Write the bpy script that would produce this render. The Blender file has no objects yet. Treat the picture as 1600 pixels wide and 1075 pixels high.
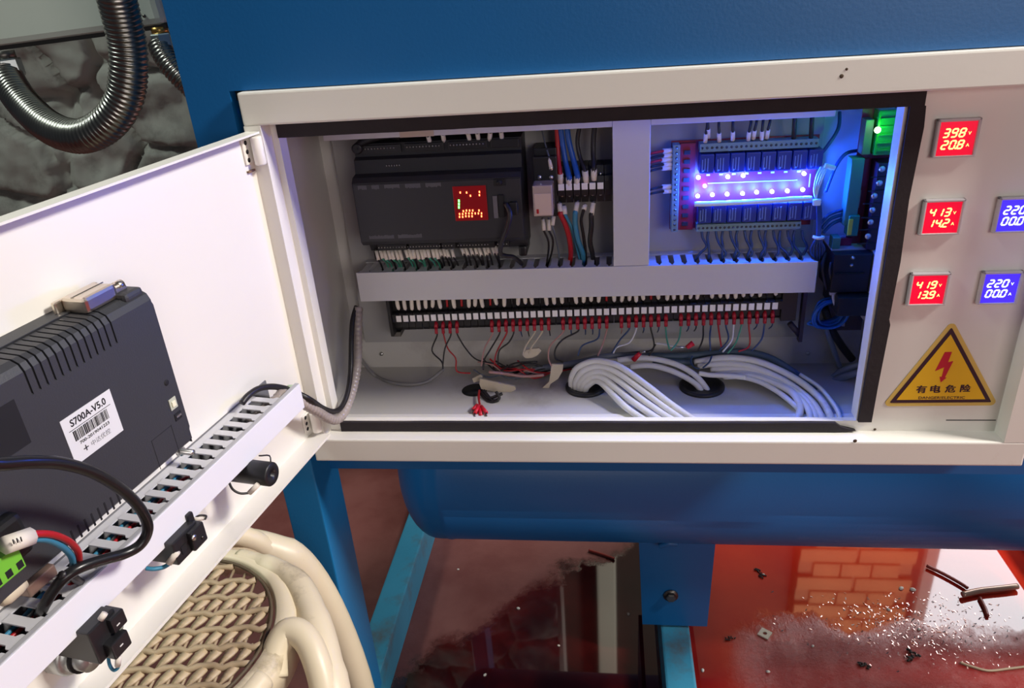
import bpy, bmesh, math, random
from mathutils import Vector, Matrix
random.seed(7)
S = bpy.context.scene
COL = S.collection
PI = math.pi

# ---------------------------------------------------------------- camera
F_PX = 1180.0
def _n(v): return Vector(v).normalized()
_down = _n((181, 2421, 1180))
_x = Vector((9170, -130, -1180)).normalized()
_x = (_x - _down*_x.dot(_down)).normalized()
_z = -_down
_y = _z.cross(_x)
if _y.z < 0: _y = -_y
ROT = Matrix((_x, _y, _z))                 # picture axes (right, down, forward) to world
_r = ROT @ _n((531-800, 657-537.5, F_PX))
CAM = -_r*(0.6/_r.y)
cam_d = bpy.data.cameras.new('camera'); cam = bpy.data.objects.new('camera', cam_d); COL.objects.link(cam)
cam_d.sensor_width = 36; cam_d.lens = 36*F_PX/1600; cam_d.clip_start = .01
r3 = ROT @ Vector((1, 0, 0)); u3 = ROT @ Vector((0, -1, 0)); b3 = ROT @ Vector((0, 0, -1))
m = Matrix(((r3.x, u3.x, b3.x, CAM.x), (r3.y, u3.y, b3.y, CAM.y), (r3.z, u3.z, b3.z, CAM.z), (0, 0, 0, 1)))
cam.matrix_world = m
S.camera = cam

# ---------------------------------------------------------------- light
w = bpy.data.worlds.new('world'); S.world = w; w.use_nodes = True
w.node_tree.nodes['Background'].inputs[0].default_value = (.62, .68, .80, 1)
w.node_tree.nodes['Background'].inputs[1].default_value = .06
def area(name, loc, target, size, sizey, power, color):
    d = bpy.data.lights.new(name, 'AREA'); d.shape = 'RECTANGLE'; d.size = size; d.size_y = sizey
    d.energy = power; d.color = color
    o = bpy.data.objects.new(name, d); COL.objects.link(o); o.location = loc
    o.rotation_euler = (Vector(target)-Vector(loc)).to_track_quat('-Z', 'Y').to_euler()
    return o
area('workshop_lamp', (1.95, -.30, 1.62), (.1, -.1, .1), .36, .36, 70, (1, .94, .87))
area('front_fill', (1.5, -2.3, .62), (.2, 0, .0), 1.3, .9, 17, (1, .90, .86))  # added soft fill standing in for ambient light from the front
area('window_daylight', (2.55, 2.12, 1.2), (1.1, .3, -.4), 1.65, 1.7, 50, (.90, .96, 1))
area('pillar_fill', (1.1, 1.0, 2.0), (1.33, 2.1, .3), .4, .4, 42, (1, .90, .78))  # added light to brighten the pillar's reflection, no lamp known there
area('left_lamp', (-1.25, -.35, 1.9), (-.2, .3, .2), .35, .35, 17, (.88, 1, .90))
S.view_settings.view_transform = 'Standard'; S.view_settings.look = 'None'
S.view_settings.exposure = 0.0; S.view_settings.gamma = 1.0; S.view_settings.use_curve_mapping = False

# ---------------------------------------------------------------- helpers
def ray(u, v): return ROT @ _n((u-800, v-537.5, F_PX))
def at(u, v, y):
    d = ray(u, v); return CAM + d*((y-CAM.y)/d.y)
def atz(u, v, z):
    d = ray(u, v); return CAM + d*((z-CAM.z)/d.z)
HINGE = Vector((-.0216, -.018, 0))
_a = math.radians(80.5)
DD = Vector((-math.cos(_a), -math.sin(_a), 0)); DN = Vector((math.sin(_a), -math.cos(_a), 0))
DOOR = Matrix(((DD.x, DN.x, 0, HINGE.x), (DD.y, DN.y, 0, HINGE.y), (0, 0, 1, 0), (0, 0, 0, 1)))   # (along door, out of its inner face, up)
DINV = DOOR.inverted()
def atd(u, v, off):
    r = ray(u, v); t = ((HINGE+DN*off-CAM).dot(DN))/r.dot(DN)
    return DINV @ (CAM + r*t)

MATS = {}
def mat(name, col, rough=.5, metal=0, emit=None, es=1, var=0, vscale=20, bump=0, bscale=200, coat=0, ior=1.5, alpha=None, trans=0, dirt=None, dscale=8, dlo=.55, dhi=.7):
    if name in MATS: return MATS[name]
    M = bpy.data.materials.new(name); M.use_nodes = True; nt = M.node_tree; p = nt.nodes['Principled BSDF']
    p.inputs['Base Color'].default_value = (*col, 1); p.inputs['Roughness'].default_value = rough
    p.inputs['Metallic'].default_value = metal; p.inputs['IOR'].default_value = ior
    p.inputs['Coat Weight'].default_value = coat; p.inputs['Transmission Weight'].default_value = trans
    tc = nt.nodes.new('ShaderNodeTexCoord')
    last = None
    if var:
        n = nt.nodes.new('ShaderNodeTexNoise'); n.inputs['Scale'].default_value = vscale; n.inputs['Detail'].default_value = 5
        nt.links.new(tc.outputs['Object'], n.inputs['Vector'])
        mr = nt.nodes.new('ShaderNodeMapRange'); mr.inputs[3].default_value = 1-var; mr.inputs[4].default_value = 1+var
        nt.links.new(n.outputs['Fac'], mr.inputs[0])
        mx = nt.nodes.new('ShaderNodeMix'); mx.data_type = 'RGBA'; mx.blend_type = 'MULTIPLY'; mx.inputs[0].default_value = 1
        mx.inputs[6].default_value = (*col, 1); nt.links.new(mr.outputs[0], mx.inputs[7]); last = mx.outputs[2]
    if dirt:
        n = nt.nodes.new('ShaderNodeTexNoise'); n.inputs['Scale'].default_value = dscale; n.inputs['Detail'].default_value = 8; n.inputs['Roughness'].default_value = .65
        nt.links.new(tc.outputs['Object'], n.inputs['Vector'])
        mr = nt.nodes.new('ShaderNodeMapRange'); mr.inputs[1].default_value = dlo; mr.inputs[2].default_value = dhi
        nt.links.new(n.outputs['Fac'], mr.inputs[0])
        mx = nt.nodes.new('ShaderNodeMix'); mx.data_type = 'RGBA'; nt.links.new(mr.outputs[0], mx.inputs[0])
        if last: nt.links.new(last, mx.inputs[6])
        else: mx.inputs[6].default_value = (*col, 1)
        mx.inputs[7].default_value = (*dirt, 1); last = mx.outputs[2]
    if last: nt.links.new(last, p.inputs['Base Color'])
    if bump:
        n = nt.nodes.new('ShaderNodeTexNoise'); n.inputs['Scale'].default_value = bscale; n.inputs['Detail'].default_value = 3
        nt.links.new(tc.outputs['Object'], n.inputs['Vector'])
        b = nt.nodes.new('ShaderNodeBump'); b.inputs['Strength'].default_value = bump; b.inputs['Distance'].default_value = .001
        nt.links.new(n.outputs['Fac'], b.inputs['Height']); nt.links.new(b.outputs[0], p.inputs['Normal'])
    if emit:
        p.inputs['Emission Color'].default_value = (*emit, 1); p.inputs['Emission Strength'].default_value = es
    MATS[name] = M; return M

WPOS = {}
def spline(pts, n=6):
    P = [Vector(p) for p in pts]
    if len(P) < 3: return P
    out = []
    for i in range(len(P)-1):
        p0 = P[max(i-1, 0)]; p1 = P[i]; p2 = P[i+1]; p3 = P[min(i+2, len(P)-1)]
        for k in range(n):
            t = k/n
            out.append(.5*((2*p1)+(-p0+p2)*t+(2*p0-5*p1+4*p2-p3)*t*t+(-p0+3*p1-3*p2+p3)*t**3))
    out.append(P[-1]); return out

class MB:
    def __init__(s): s.v = []; s.f = []; s.sm = []; s.mi = []
    def add(s, vs, fs, smooth=False, mi=0):
        o = len(s.v); s.v += [Vector(v) for v in vs]
        for f in fs: s.f.append([i+o for i in f]); s.sm.append(smooth); s.mi.append(mi)
        return s
    def box(s, x0, x1, y0, y1, z0, z1, bev=0, mi=0):
        if bev:
            b = min(bev, (x1-x0)*.45, (y1-y0)*.45, (z1-z0)*.45)
            bm = bmesh.new(); bmesh.ops.create_cube(bm, size=1)
            for v in bm.verts: v.co = Vector((x0+(v.co.x+.5)*(x1-x0), y0+(v.co.y+.5)*(y1-y0), z0+(v.co.z+.5)*(z1-z0)))
            bmesh.ops.bevel(bm, geom=bm.edges[:], offset=b, segments=2, affect='EDGES', profile=.6)
            bm.verts.index_update()
            s.add([v.co.copy() for v in bm.verts], [[v.index for v in f.verts] for f in bm.faces], False, mi); bm.free(); return s
        vs = [(x, y, z) for x in (x0, x1) for y in (y0, y1) for z in (z0, z1)]
        return s.add(vs, [(0, 1, 3, 2), (4, 6, 7, 5), (0, 4, 5, 1), (2, 3, 7, 6), (0, 2, 6, 4), (1, 5, 7, 3)], False, mi)
    def prism(s, poly, axis, a, b, mi=0):
        """poly in the two other axes (in order), extruded along axis from a to b"""
        def P(p, t):
            return {0: (t, p[0], p[1]), 1: (p[0], t, p[1]), 2: (p[0], p[1], t)}[axis]
        n = len(poly); vs = [P(p, a) for p in poly]+[P(p, b) for p in poly]
        fs = [list(range(n))[::-1], [i+n for i in range(n)]]+[(i, (i+1) % n, n+(i+1) % n, n+i) for i in range(n)]
        return s.add(vs, fs, False, mi)
    def tube(s, pts, r, seg=8, smooth=True, n=6, caps=True, closed=False, ridge=None, mi=0):
        P = spline(pts, n) if n else [Vector(p) for p in pts]
        if ridge:       # resample finely and modulate the radius: (pitch, depth)
            L = [0]
            for i in range(1, len(P)): L.append(L[-1]+(P[i]-P[i-1]).length)
            k = max(4, int(L[-1]/ridge[0])*4); Q = []; j = 0
            for i in range(k+1):
                d = L[-1]*i/k
                while j < len(L)-2 and L[j+1] < d: j += 1
                t = (d-L[j])/max(L[j+1]-L[j], 1e-9); Q.append(P[j].lerp(P[j+1], min(1, t)))
            P = Q
        up = None; rings = []; vs = []
        for i, p in enumerate(P):
            t = (P[min(i+1, len(P)-1)]-P[max(i-1, 0)])
            if t.length < 1e-9: t = Vector((0, 0, 1))
            t.normalize()
            if up is None: up = t.orthogonal().normalized()
            up = (up-t*up.dot(t))
            if up.length < 1e-6: up = t.orthogonal()
            up.normalize(); sd = t.cross(up)
            rr = r[min(int(i*len(r)/len(P)), len(r)-1)] if isinstance(r, (list, tuple)) else r
            if ridge: rr = rr*(1 - ridge[1]*(1 if i % 4 == 0 else 0.35 if i % 4 in (1, 3) else 0))
            for k in range(seg):
                a = 2*PI*k/seg; vs.append(p+(up*math.cos(a)+sd*math.sin(a))*rr)
        fs = []
        for i in range(len(P)-1):
            for k in range(seg):
                fs.append((i*seg+k, i*seg+(k+1) % seg, (i+1)*seg+(k+1) % seg, (i+1)*seg+k))
        if caps: fs += [list(range(seg))[::-1], [(len(P)-1)*seg+k for k in range(seg)]]
        return s.add(vs, fs, smooth, mi)
    def lathe(s, prof, seg=24, M=None, smooth=True, mi=0):
        """prof: (r, h) list about the local z axis, M places it"""
        M = M or Matrix(); vs = []
        for r, h in prof:
            for k in range(seg):
                a = 2*PI*k/seg; vs.append(M @ Vector((r*math.cos(a), r*math.sin(a), h)))
        fs = [(i*seg+k, i*seg+(k+1) % seg, (i+1)*seg+(k+1) % seg, (i+1)*seg+k) for i in range(len(prof)-1) for k in range(seg)]
        fs += [list(range(seg))[::-1], [(len(prof)-1)*seg+k for k in range(seg)]]
        return s.add(vs, fs, smooth, mi)
    def xf(s, M): s.v = [M @ v for v in s.v]; return s
    def mesh(s, name, mats, org=Vector((0, 0, 0))):
        me = bpy.data.meshes.new(name); me.from_pydata([v-org for v in s.v], [], s.f)
        bm = bmesh.new(); bm.from_mesh(me); bmesh.ops.recalc_face_normals(bm, faces=bm.faces[:]); bm.to_mesh(me); bm.free()
        me.polygons.foreach_set('use_smooth', s.sm); me.polygons.foreach_set('material_index', s.mi)
        for m_ in (mats if isinstance(mats, (list, tuple)) else [mats]): me.materials.append(m_)
        me.update(); return me
    def build(s, name, mats, parent=None, org=None, smooth_angle=None):
        if org is None:
            mn = Vector([min(v[i] for v in s.v) for i in range(3)]); mx = Vector([max(v[i] for v in s.v) for i in range(3)])
            org = (mn+mx)/2
            if parent is None: org.z = mn.z
        o = bpy.data.objects.new(name, s.mesh(name, mats, org)); COL.objects.link(o)
        place(o, org, parent); return o
def place(o, org, parent=None):
    if parent: o.parent = parent; o.location = Vector(org)-WPOS[parent.name]
    else: o.location = org
    WPOS[o.name] = Vector(org)
def tag(o, label=None, cat=None, group=None, kind=None):
    if label: o['label'] = label
    if cat: o['category'] = cat
    if group: o['group'] = group
    if kind: o['kind'] = kind
    return o
def thing(name, label, cat, loc, group=None, kind=None):
    o = bpy.data.objects.new(name, None); COL.objects.link(o); o.empty_display_size = .02
    place(o, Vector(loc)); return tag(o, label, cat, group, kind)
def dup(o, delta, parent=None):
    c = o.copy(); COL.objects.link(c)
    org = WPOS[o.name]+Vector(delta); place(c, org, parent)
    return c
def dup_tree(root, delta, label=None):
    c = dup(root, delta)
    if label: c['label'] = label
    for ch in [x for x in root.children]:
        d = dup(ch, delta, c)
        for g in [x for x in ch.children]: dup(g, delta, d)
    return c
def ordn(k):
    W = ['first', 'second', 'third', 'fourth', 'fifth', 'sixth', 'seventh', 'eighth', 'ninth', 'tenth']
    if k <= 10: return W[k-1]
    return '%d%s' % (k, 'th' if 10 < k % 100 < 20 else {1: 'st', 2: 'nd', 3: 'rd'}.get(k % 10, 'th'))
def text_mb(txt, size, thick=.0001, spacing=1.0, shear=0, bold=0):
    cu = bpy.data.curves.new('t', 'FONT'); cu.body = txt; cu.size = size; cu.extrude = thick; cu.align_x = 'CENTER'; cu.align_y = 'CENTER'
    cu.space_character = spacing; cu.shear = shear; cu.offset = bold*size; cu.resolution_u = 3
    o = bpy.data.objects.new('t', cu); COL.objects.link(o)
    bpy.context.view_layer.update()
    me = bpy.data.meshes.new_from_object(o.evaluated_get(bpy.context.evaluated_depsgraph_get()))
    mb = MB(); mb.add([v.co.copy() for v in me.vertices], [list(p.vertices) for p in me.polygons])
    bpy.data.objects.remove(o); bpy.data.meshes.remove(me); return mb
def frame(origin, ax, ay):
    ax = Vector(ax).normalized(); ay = Vector(ay).normalized(); az = ax.cross(ay)
    return Matrix(((ax.x, ay.x, az.x, origin[0]), (ax.y, ay.y, az.y, origin[1]), (ax.z, ay.z, az.z, origin[2]), (0, 0, 0, 1)))
def onface(x, y, z): return frame((x, y, z), (1, 0, 0), (0, 0, 1))         # text facing the viewer side (-y)
def path(L): return [at(*p) for p in L]

# ---------------------------------------------------------------- materials
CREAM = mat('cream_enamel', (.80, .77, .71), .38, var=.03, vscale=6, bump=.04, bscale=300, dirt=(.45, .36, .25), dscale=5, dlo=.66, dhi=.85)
CREAMSH = mat('shaded_cream_enamel', (.58, .56, .53), .45, var=.04, vscale=8, dirt=(.25, .21, .17), dscale=6, dlo=.56, dhi=.8)  # same cream enamel darkened, the cabinet's inner shade put into the colour
BLUE = mat('blue_enamel', (.004, .11, .33), .42, var=.10, vscale=5, bump=.10, bscale=350)
LEGLIT = mat('lit_blue_enamel', (.008, .17, .42), .40, var=.15, vscale=8, bump=.15, bscale=300)  # machine blue lightened to stand in for lamp light on the leg
BLUEL = mat('blue_rail_enamel', (.04, .26, .42), .45, var=.18, vscale=12, bump=.15, bscale=250, dirt=(.10, .11, .12), dscale=14, dlo=.55, dhi=.75)
GASKET = mat('black_foam', (.018, .013, .016), .85, var=.3, vscale=60, bump=.3)
DUCT = mat('grey_duct_plastic', (.60, .60, .62), .45, var=.02)
DUCTW = mat('white_duct_cover', (.80, .80, .86), .38, var=.015)
STEEL = mat('steel', (.62, .62, .60), .3, metal=1)
STEELD = mat('dark_steel', (.16, .15, .14), .42, metal=1)
BRASS = mat('brass', (.60, .38, .12), .35, metal=1)
BLACK = mat('black_plastic', (.012, .012, .014), .42)
BLACKM = mat('black_matte', (.006, .006, .008), .7)
CHAR = mat('charcoal_plastic', (.036, .038, .044), .5, bump=.12, bscale=900)
PLCM = mat('controller_black', (.016, .016, .020), .5)
WHITE = mat('white_plastic', (.80, .78, .74), .5)
WHITEC = mat('white_cable', (.72, .71, .70), .4, var=.06, vscale=40, dirt=(.45, .38, .30), dscale=25, dlo=.6, dhi=.8)
SLEEVE = mat('sleeve_white', (.74, .68, .60), .5)
REDW = mat('red_wire', (.42, .010, .016), .4)
REDL = mat('red_lug', (.42, .012, .03), .4)
BLUEW = mat('blue_wire', (.012, .09, .40), .4)
TEALW = mat('teal_wire', (.04, .22, .36), .4)
BLKW = mat('black_wire', (.012, .010, .012), .45)
GRNW = mat('green_wire', (.06, .30, .20), .45)
PINKW = mat('pink_wire', (.45, .24, .22), .45)
BEIGEW = mat('beige_wire', (.60, .52, .38), .45)
GREYW = mat('grey_wire', (.14, .16, .20), .45)

# ---------------------------------------------------------------- setting: floor, walls
FZ = -.485
def floor_material():
    M = bpy.data.materials.new('wet_red_floor_paint'); M.use_nodes = True; nt = M.node_tree; p = nt.nodes['Principled BSDF']; L = nt.links
    tc = nt.nodes.new('ShaderNodeTexCoord')
    def noise(sc, det=6, rough=.6, dist=0, sy=1):
        mp = nt.nodes.new('ShaderNodeMapping'); mp.inputs['Scale'].default_value = (1, sy, 1); L.new(tc.outputs['Object'], mp.inputs[0])
        n = nt.nodes.new('ShaderNodeTexNoise'); n.inputs['Scale'].default_value = sc; n.inputs['Detail'].default_value = det
        n.inputs['Roughness'].default_value = rough; n.inputs['Distortion'].default_value = dist; L.new(mp.outputs[0], n.inputs['Vector']); return n.outputs['Fac']
    def ramp(fac, lo, hi, a=0, b=1):
        r = nt.nodes.new('ShaderNodeMapRange'); r.interpolation_type = 'SMOOTHSTEP'; L.new(fac, r.inputs[0])
        for i, v in enumerate((lo, hi, a, b)): r.inputs[i+1].default_value = v
        return r.outputs[0]
    def mth(op, a, b):
        n = nt.nodes.new('ShaderNodeMath'); n.operation = op
        for i, v in enumerate((a, b)):
            if isinstance(v, (int, float)): n.inputs[i].default_value = v
            else: L.new(v, n.inputs[i])
        return n.outputs[0]
    def mix(f, a, b):
        n = nt.nodes.new('ShaderNodeMix'); n.data_type = 'RGBA'; L.new(f, n.inputs[0])
        for i, v in ((6, a), (7, b)):
            if isinstance(v, tuple): n.inputs[i].default_value = (*v, 1)
            else: L.new(v, n.inputs[i])
        return n.outputs[2]
    sp = nt.nodes.new('ShaderNodeSeparateXYZ'); L.new(tc.outputs['Object'], sp.inputs[0]); X, Y = sp.outputs[0], sp.outputs[1]
    # wet where a little above this line, dry film to the left of it
    d = mth('ADD', mth('ADD', mth('SUBTRACT', X, mth('MULTIPLY', Y, 1.1)), .165), mth('MULTIPLY', mth('SUBTRACT', noise(9, 7, .65), .5), .26))
    wet = ramp(d, -.03, .02)
    front = ramp(mth('ADD', Y, mth('MULTIPLY', mth('SUBTRACT', noise(14, 8, .7), .5), .16)), .17, .25)     # rough scum towards the viewer
    scum = mth('MULTIPLY', ramp(X, .38, .50), mth('SUBTRACT', 1, front))
    base = mix(ramp(noise(5), .35, .65), (.42, .012, .006), (.50, .028, .010))
    dull = mix(ramp(noise(7, 8), .35, .65), (.17, .045, .04), (.24, .085, .075))
    dark_refl = mix(ramp(noise(4, 5), .40, .62), (.022, .002, .003), (.10, .006, .006))  # wet red darkened to stand in for the tank's dark reflection
    wetc = mix(ramp(X, .30, .44), dark_refl, base)
    scumc = mix(ramp(noise(26, 8, .75), .46, .60), (.22, .014, .012), (.30, .06, .055))
    c = mix(wet, dull, wetc); c = mix(mth('MULTIPLY', scum, .8), c, scumc)
    L.new(c, p.inputs['Base Color'])
    r = mth('ADD', mth('MULTIPLY', mth('SUBTRACT', 1, wet), .42), .035)
    r = mth('ADD', r, mth('MULTIPLY', scum, ramp(noise(30, 8, .8), .42, .56, .05, .42)))
    L.new(r, p.inputs['Roughness'])
    L.new(mth('SUBTRACT', .5, mth('MULTIPLY', scum, .36)), p.inputs['Specular IOR Level'])
    p.inputs['IOR'].default_value = 1.6; p.inputs['Coat Weight'].default_value = 0.6; p.inputs['Coat Roughness'].default_value = .03
    L.new(mth('MULTIPLY', wet, mth('SUBTRACT', 1, mth('MULTIPLY', scum, .75))), p.inputs['Coat Weight'])
    bt = mth('MULTIPLY', noise(70, 8, .8), mth('ADD', mth('MULTIPLY', scum, .9), mth('ADD', mth('MULTIPLY', mth('SUBTRACT', 1, wet), .25), .0)))
    b = nt.nodes.new('ShaderNodeBump'); b.inputs['Strength'].default_value = .55; b.inputs['Distance'].default_value = .004
    L.new(bt, b.inputs['Height']); L.new(b.outputs[0], p.inputs['Normal']); L.new(b.outputs[0], p.inputs['Coat Normal'])
    return M
FLOORM = floor_material()
tag(MB().box(-2.2, 3.7, -1.6, 2.3, FZ-.03, FZ).build('floor', FLOORM, org=Vector((0, 0, FZ))), 'painted red concrete floor, wet and dirty beneath the blue machine', kind='structure')

from mathutils import noise as N
STONE = mat('rough_cement', (.40, .39, .36), .9, var=.35, vscale=9, bump=.6, bscale=70, dirt=(.14, .13, .12), dscale=7, dlo=.5, dhi=.72)
def stone_wall():
    nx, nz = 300, 240; x0, x1, z0, z1 = -2.0, .12, FZ, 1.6; vs = []; fs = []
    for j in range(nz+1):
        for i in range(nx+1):
            x = x0+(x1-x0)*i/nx; z = z0+(z1-z0)*j/nz
            v = Vector((x, z, 0)); n = N.fractal(v*2.2, 1.0, 2.1, 5)*.06
            r = abs(N.noise(Vector((x*4.2+z*1.2, z*3.1, 3.3))))
            n += .045*(1-min(1, r/.045)) if r < .045 else 0      # cracks between the lumps
            n += N.fractal(Vector((x*11, z*11, 5)), 1.0, 2.1, 4)*.016
            c = N.voronoi(Vector((x*5+n*3, z*6, 1)))[0]; n += .035*max(0, 1-(c[1]-c[0])/.10)
            vs.append((x, .80+n, z))
    for j in range(nz):
        for i in range(nx):
            a = j*(nx+1)+i; fs.append((a, a+1, a+nx+2, a+nx+1))
    m_ = MB(); m_.add(vs, fs, True)
    m_.box(x0, x1, .95, 1.05, z0, z1)
    return m_
tag(stone_wall().build('wall_left', STONE, org=Vector((0, .9, FZ))), 'rough cracked grey cement wall behind the blue machine', kind='structure')
WALLM = mat('workshop_wall', (.06, .045, .04), .8, var=.2, vscale=3)
tag(MB().box(-2.2, 1.65, 2.2, 2.3, FZ, 2.6).box(3.45, 3.7, 2.2, 2.3, FZ, 2.6).box(1.65, 3.45, 2.2, 2.3, FZ, FZ+.75).box(1.65, 3.45, 2.2, 2.3, 2.1, 2.6).build('wall_back', WALLM), kind='structure')
tag(MB().box(1.65, 1.70, 2.17, 2.2, .25, 2.1).box(3.40, 3.45, 2.17, 2.2, .25, 2.1).box(1.65, 3.45, 2.17, 2.2, .22, .27).box(2.52, 2.56, 2.17, 2.2, .25, 2.1).build('window_1', mat('window_paint', (.5, .5, .48), .5)), kind='structure')
TAN = mat('tan_brick', (.62, .30, .14), .8, var=.2, vscale=8)
pil = MB()
pillar = thing('brick_pillar', 'tan brick pillar behind the machine, seen only as a reflection in the wet floor', 'pillar', (1.33, 2.12, FZ))
bme = MB().box(-.118, .118, -.05, .05, -.036, .036, bev=.004).mesh('brick', TAN)
for k in range(26):
    for h in (-1, 0, 1):
        if k % 2 == 0 and h == 0: continue
        xx = 1.33+(h*.125 if k % 2 == 0 else h*.125)
        o = bpy.data.objects.new('brick', bme); COL.objects.link(o)
        o.scale = (1 if k % 2 == 0 else (.47 if h else .52), 1, 1)
        place(o, Vector((xx if h else 1.33, 2.14, FZ+.04+k*.082)), pillar)
MB().box(1.09, 1.57, 2.11, 2.19, FZ, FZ+2.14).build('mortar_core', mat('mortar', (.45, .25, .14), .9), pillar)
post = MB().box(.19, .28, 2.08, 2.18, FZ, 2.4, bev=.01).build('steel_post', mat('pale_post', (.70, .72, .62), .6))
tag(post, 'pale upright post at the back, seen only as a streak in the wet floor', 'post')

# ---------------------------------------------------------------- electrical box and conduits, upper left
GREYG = mat('green_grey_enamel', (.74, .80, .72), .33, var=.08, vscale=5, dirt=(.25, .22, .15), dscale=10, dlo=.6, dhi=.8)
R_ = Matrix.Translation((-.25, .16, .351)) @ Matrix.Rotation(-.052, 4, 'Y')
eb = thing('junction_box', 'pale green-grey steel box high on the left behind the hanging conduit', 'electrical box', (-.30, .2, .35))
MB().box(-.30, .085, -.01, .16, 0, .35, bev=.006).xf(R_).build('case', GREYG, eb)
MB().box(-.30, .085, -.004, .16, -.004, .0).xf(R_).build('underside_flange', STEELD, eb)
MB().lathe([(0, -.012), (.0016, -.012), (.0016, -.0105)], 8, frame(at(225, 25, .149), (1, 0, 0), (0, 0, 1)) @ Matrix.Translation((0, 0, .011))).build('rivet', STEELD, eb)
FLEX = mat('flexible_steel', (.30, .29, .27), .28, metal=1, var=.25, vscale=30)
def hexfit(top, dirv, r, h, parent, m1, m2):
    Z = Vector(dirv).normalized(); X = Z.orthogonal().normalized()
    M = frame(top, X, Z.cross(X))
    MB().lathe([(r*.8, 0), (r*.85, 0), (r*.85, h*.3), (r*.8, h*.3)], 16, M).build('thread_collar', m2, parent)
    MB().lathe([(r, h*.3), (r*1.08, h*.36), (r*1.08, h*.9), (r, h)], 6, M, smooth=False).build('hex_nut', m1, parent)
big = thing('flexible_conduit', 'thick looped flexible metal conduit hanging at upper left', 'conduit', at(120, 212, .04))
pts = [at(150, -120, .02)+Vector((-.03, .03, .40)), at(150, -120, .02)+Vector((-.02, .01, .18)), at(150, -120, .02), at(172, -40, .03), at(188, 20, .04), at(199, 70, .045), at(201, 115, .045), at(192, 160, .045), at(165, 196, .045), at(125, 213, .05), at(80, 200, .07), at(40, 165, .10), at(15, 130, .12), at(6, 108, .13)]
MB().tube(pts, .0158, 16, ridge=(.0042, .09)).build('hose', FLEX, big)
hexfit(at(4, 80, .13), (0.05, 0, -1), .012, .024, big, mat('zinc', (.55, .60, .60), .35, metal=1), STEELD)
sm = thing('flexible_conduit', 'thin flexible metal conduit with hex nut and brass collar next to the blue machine', 'conduit', at(270, 100, .16))
MB().tube([at(249, 68, .16), at(256, 85, .155), at(272, 108, .15), at(295, 132, .15), at(325, 160, .16), at(350, 185, .17)], .0118, 14, ridge=(.0036, .09)).build('hose', FLEX, sm)
hexfit(at(248, 42, .16), (0.03, 0, -1), .0095, .020, sm, MATS['zinc'], BRASS)

# ---------------------------------------------------------------- blue machine
mach = thing('blue_machine', 'large blue painted steel machine body carrying the white control cabinet', 'machine', (.27, .25, FZ))
MB().prism([(-.0705, -.040), (-.0335, -.040), (-.0335, .3085), (.95, .3085), (.95, .75), (-.0705, .75)], 1, -.010, .050).box(-.0705, .95, .050, .55, .3085, .75).build('upper_body', BLUE, mach)
MB().box(-.045, .95, .000, .54, .30, .3085).build('shadow_strip', BLACKM, mach)  # black strip stands in for the shadow line above the top lip
MB().box(-.0705, -.0335, -.010, .050, FZ+.06, -.040, bev=.0015).build('leg', LEGLIT, mach)
MB().box(.900, .937, -.010, .050, FZ+.06, .3085, bev=.003).build('leg', LEGLIT, mach)
MB().box(-.0335, .900, .030, .036, -.078, -.0352).build('cross_beam', BLUE, mach)
MB().box(-.0785, -.041, -.012, 1.0 if False else .74, FZ, -.425, bev=.003).build('base_rail', BLUEL, mach)
MB().box(.3238, .3615, -.012, .74, FZ, -.425, bev=.003).build('base_rail', BLUEL, mach)
MB().box(.900, .937, -.012, .74, FZ, -.425, bev=.003).build('base_rail', BLUEL, mach)
MB().box(-.0705, -.0335, .66, .72, -.425, .3085, bev=.003).build('leg', BLUE, mach)
# tank under the cabinet
TY, TZ, TR = .23, -.1837, .12
tank = thing('tank', 'horizontal blue cylindrical tank with domed end under the cabinet', 'tank', (.35, TY, TZ-TR))
MX = frame((0, TY, TZ), (0, 1, 0), (0, 0, 1))       # local z along world x
prof = []
for k in range(13):
    a = PI/2*k/12; prof.append((TR*math.sin(a)**.8 if k else .001, .040-.054*math.cos(a)))
prof += [(TR, .05), (TR+.0008, .052), (TR+.0008, .056), (TR, .058), (TR, .95), (.001, 1.0)]
MB().lathe(prof, 64, MX).build('shell', BLUE, tank)
pl = [(.2935, -.270), (.3885, -.270), (.3845, -.4205), (.2995, -.4205)]
br = MB().prism(pl, 1, .158, .164).build('foot_bracket', BLUE, tank)
MB().box(.3005, .306, .164, .30, -.4205, -.29).build('bracket_web', BLUE, tank)
MB().box(.378, .3835, .164, .30, -.4205, -.29).build('bracket_web', BLUE, tank)
bc = at(1048, 930, .158)
MB().lathe([(.0095, 0), (.0095, .002), (.0001, .002)], 20, frame(bc, (1, 0, 0), (0, 0, 1)) ).build('washer', STEELD, br)
MB().lathe([(.0068, .001), (.0068, .006), (.0055, .0072)], 6, frame(bc, (1, 0, 0), (0, 0, 1)), smooth=False).build('hex_bolt', STEELD, br)
lug = MB().tube([at(1030, 853, .150), at(1045, 849, .150), at(1058, 850, .152)], .0035, 8).build('lifting_stub', BLUE, tank)

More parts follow.
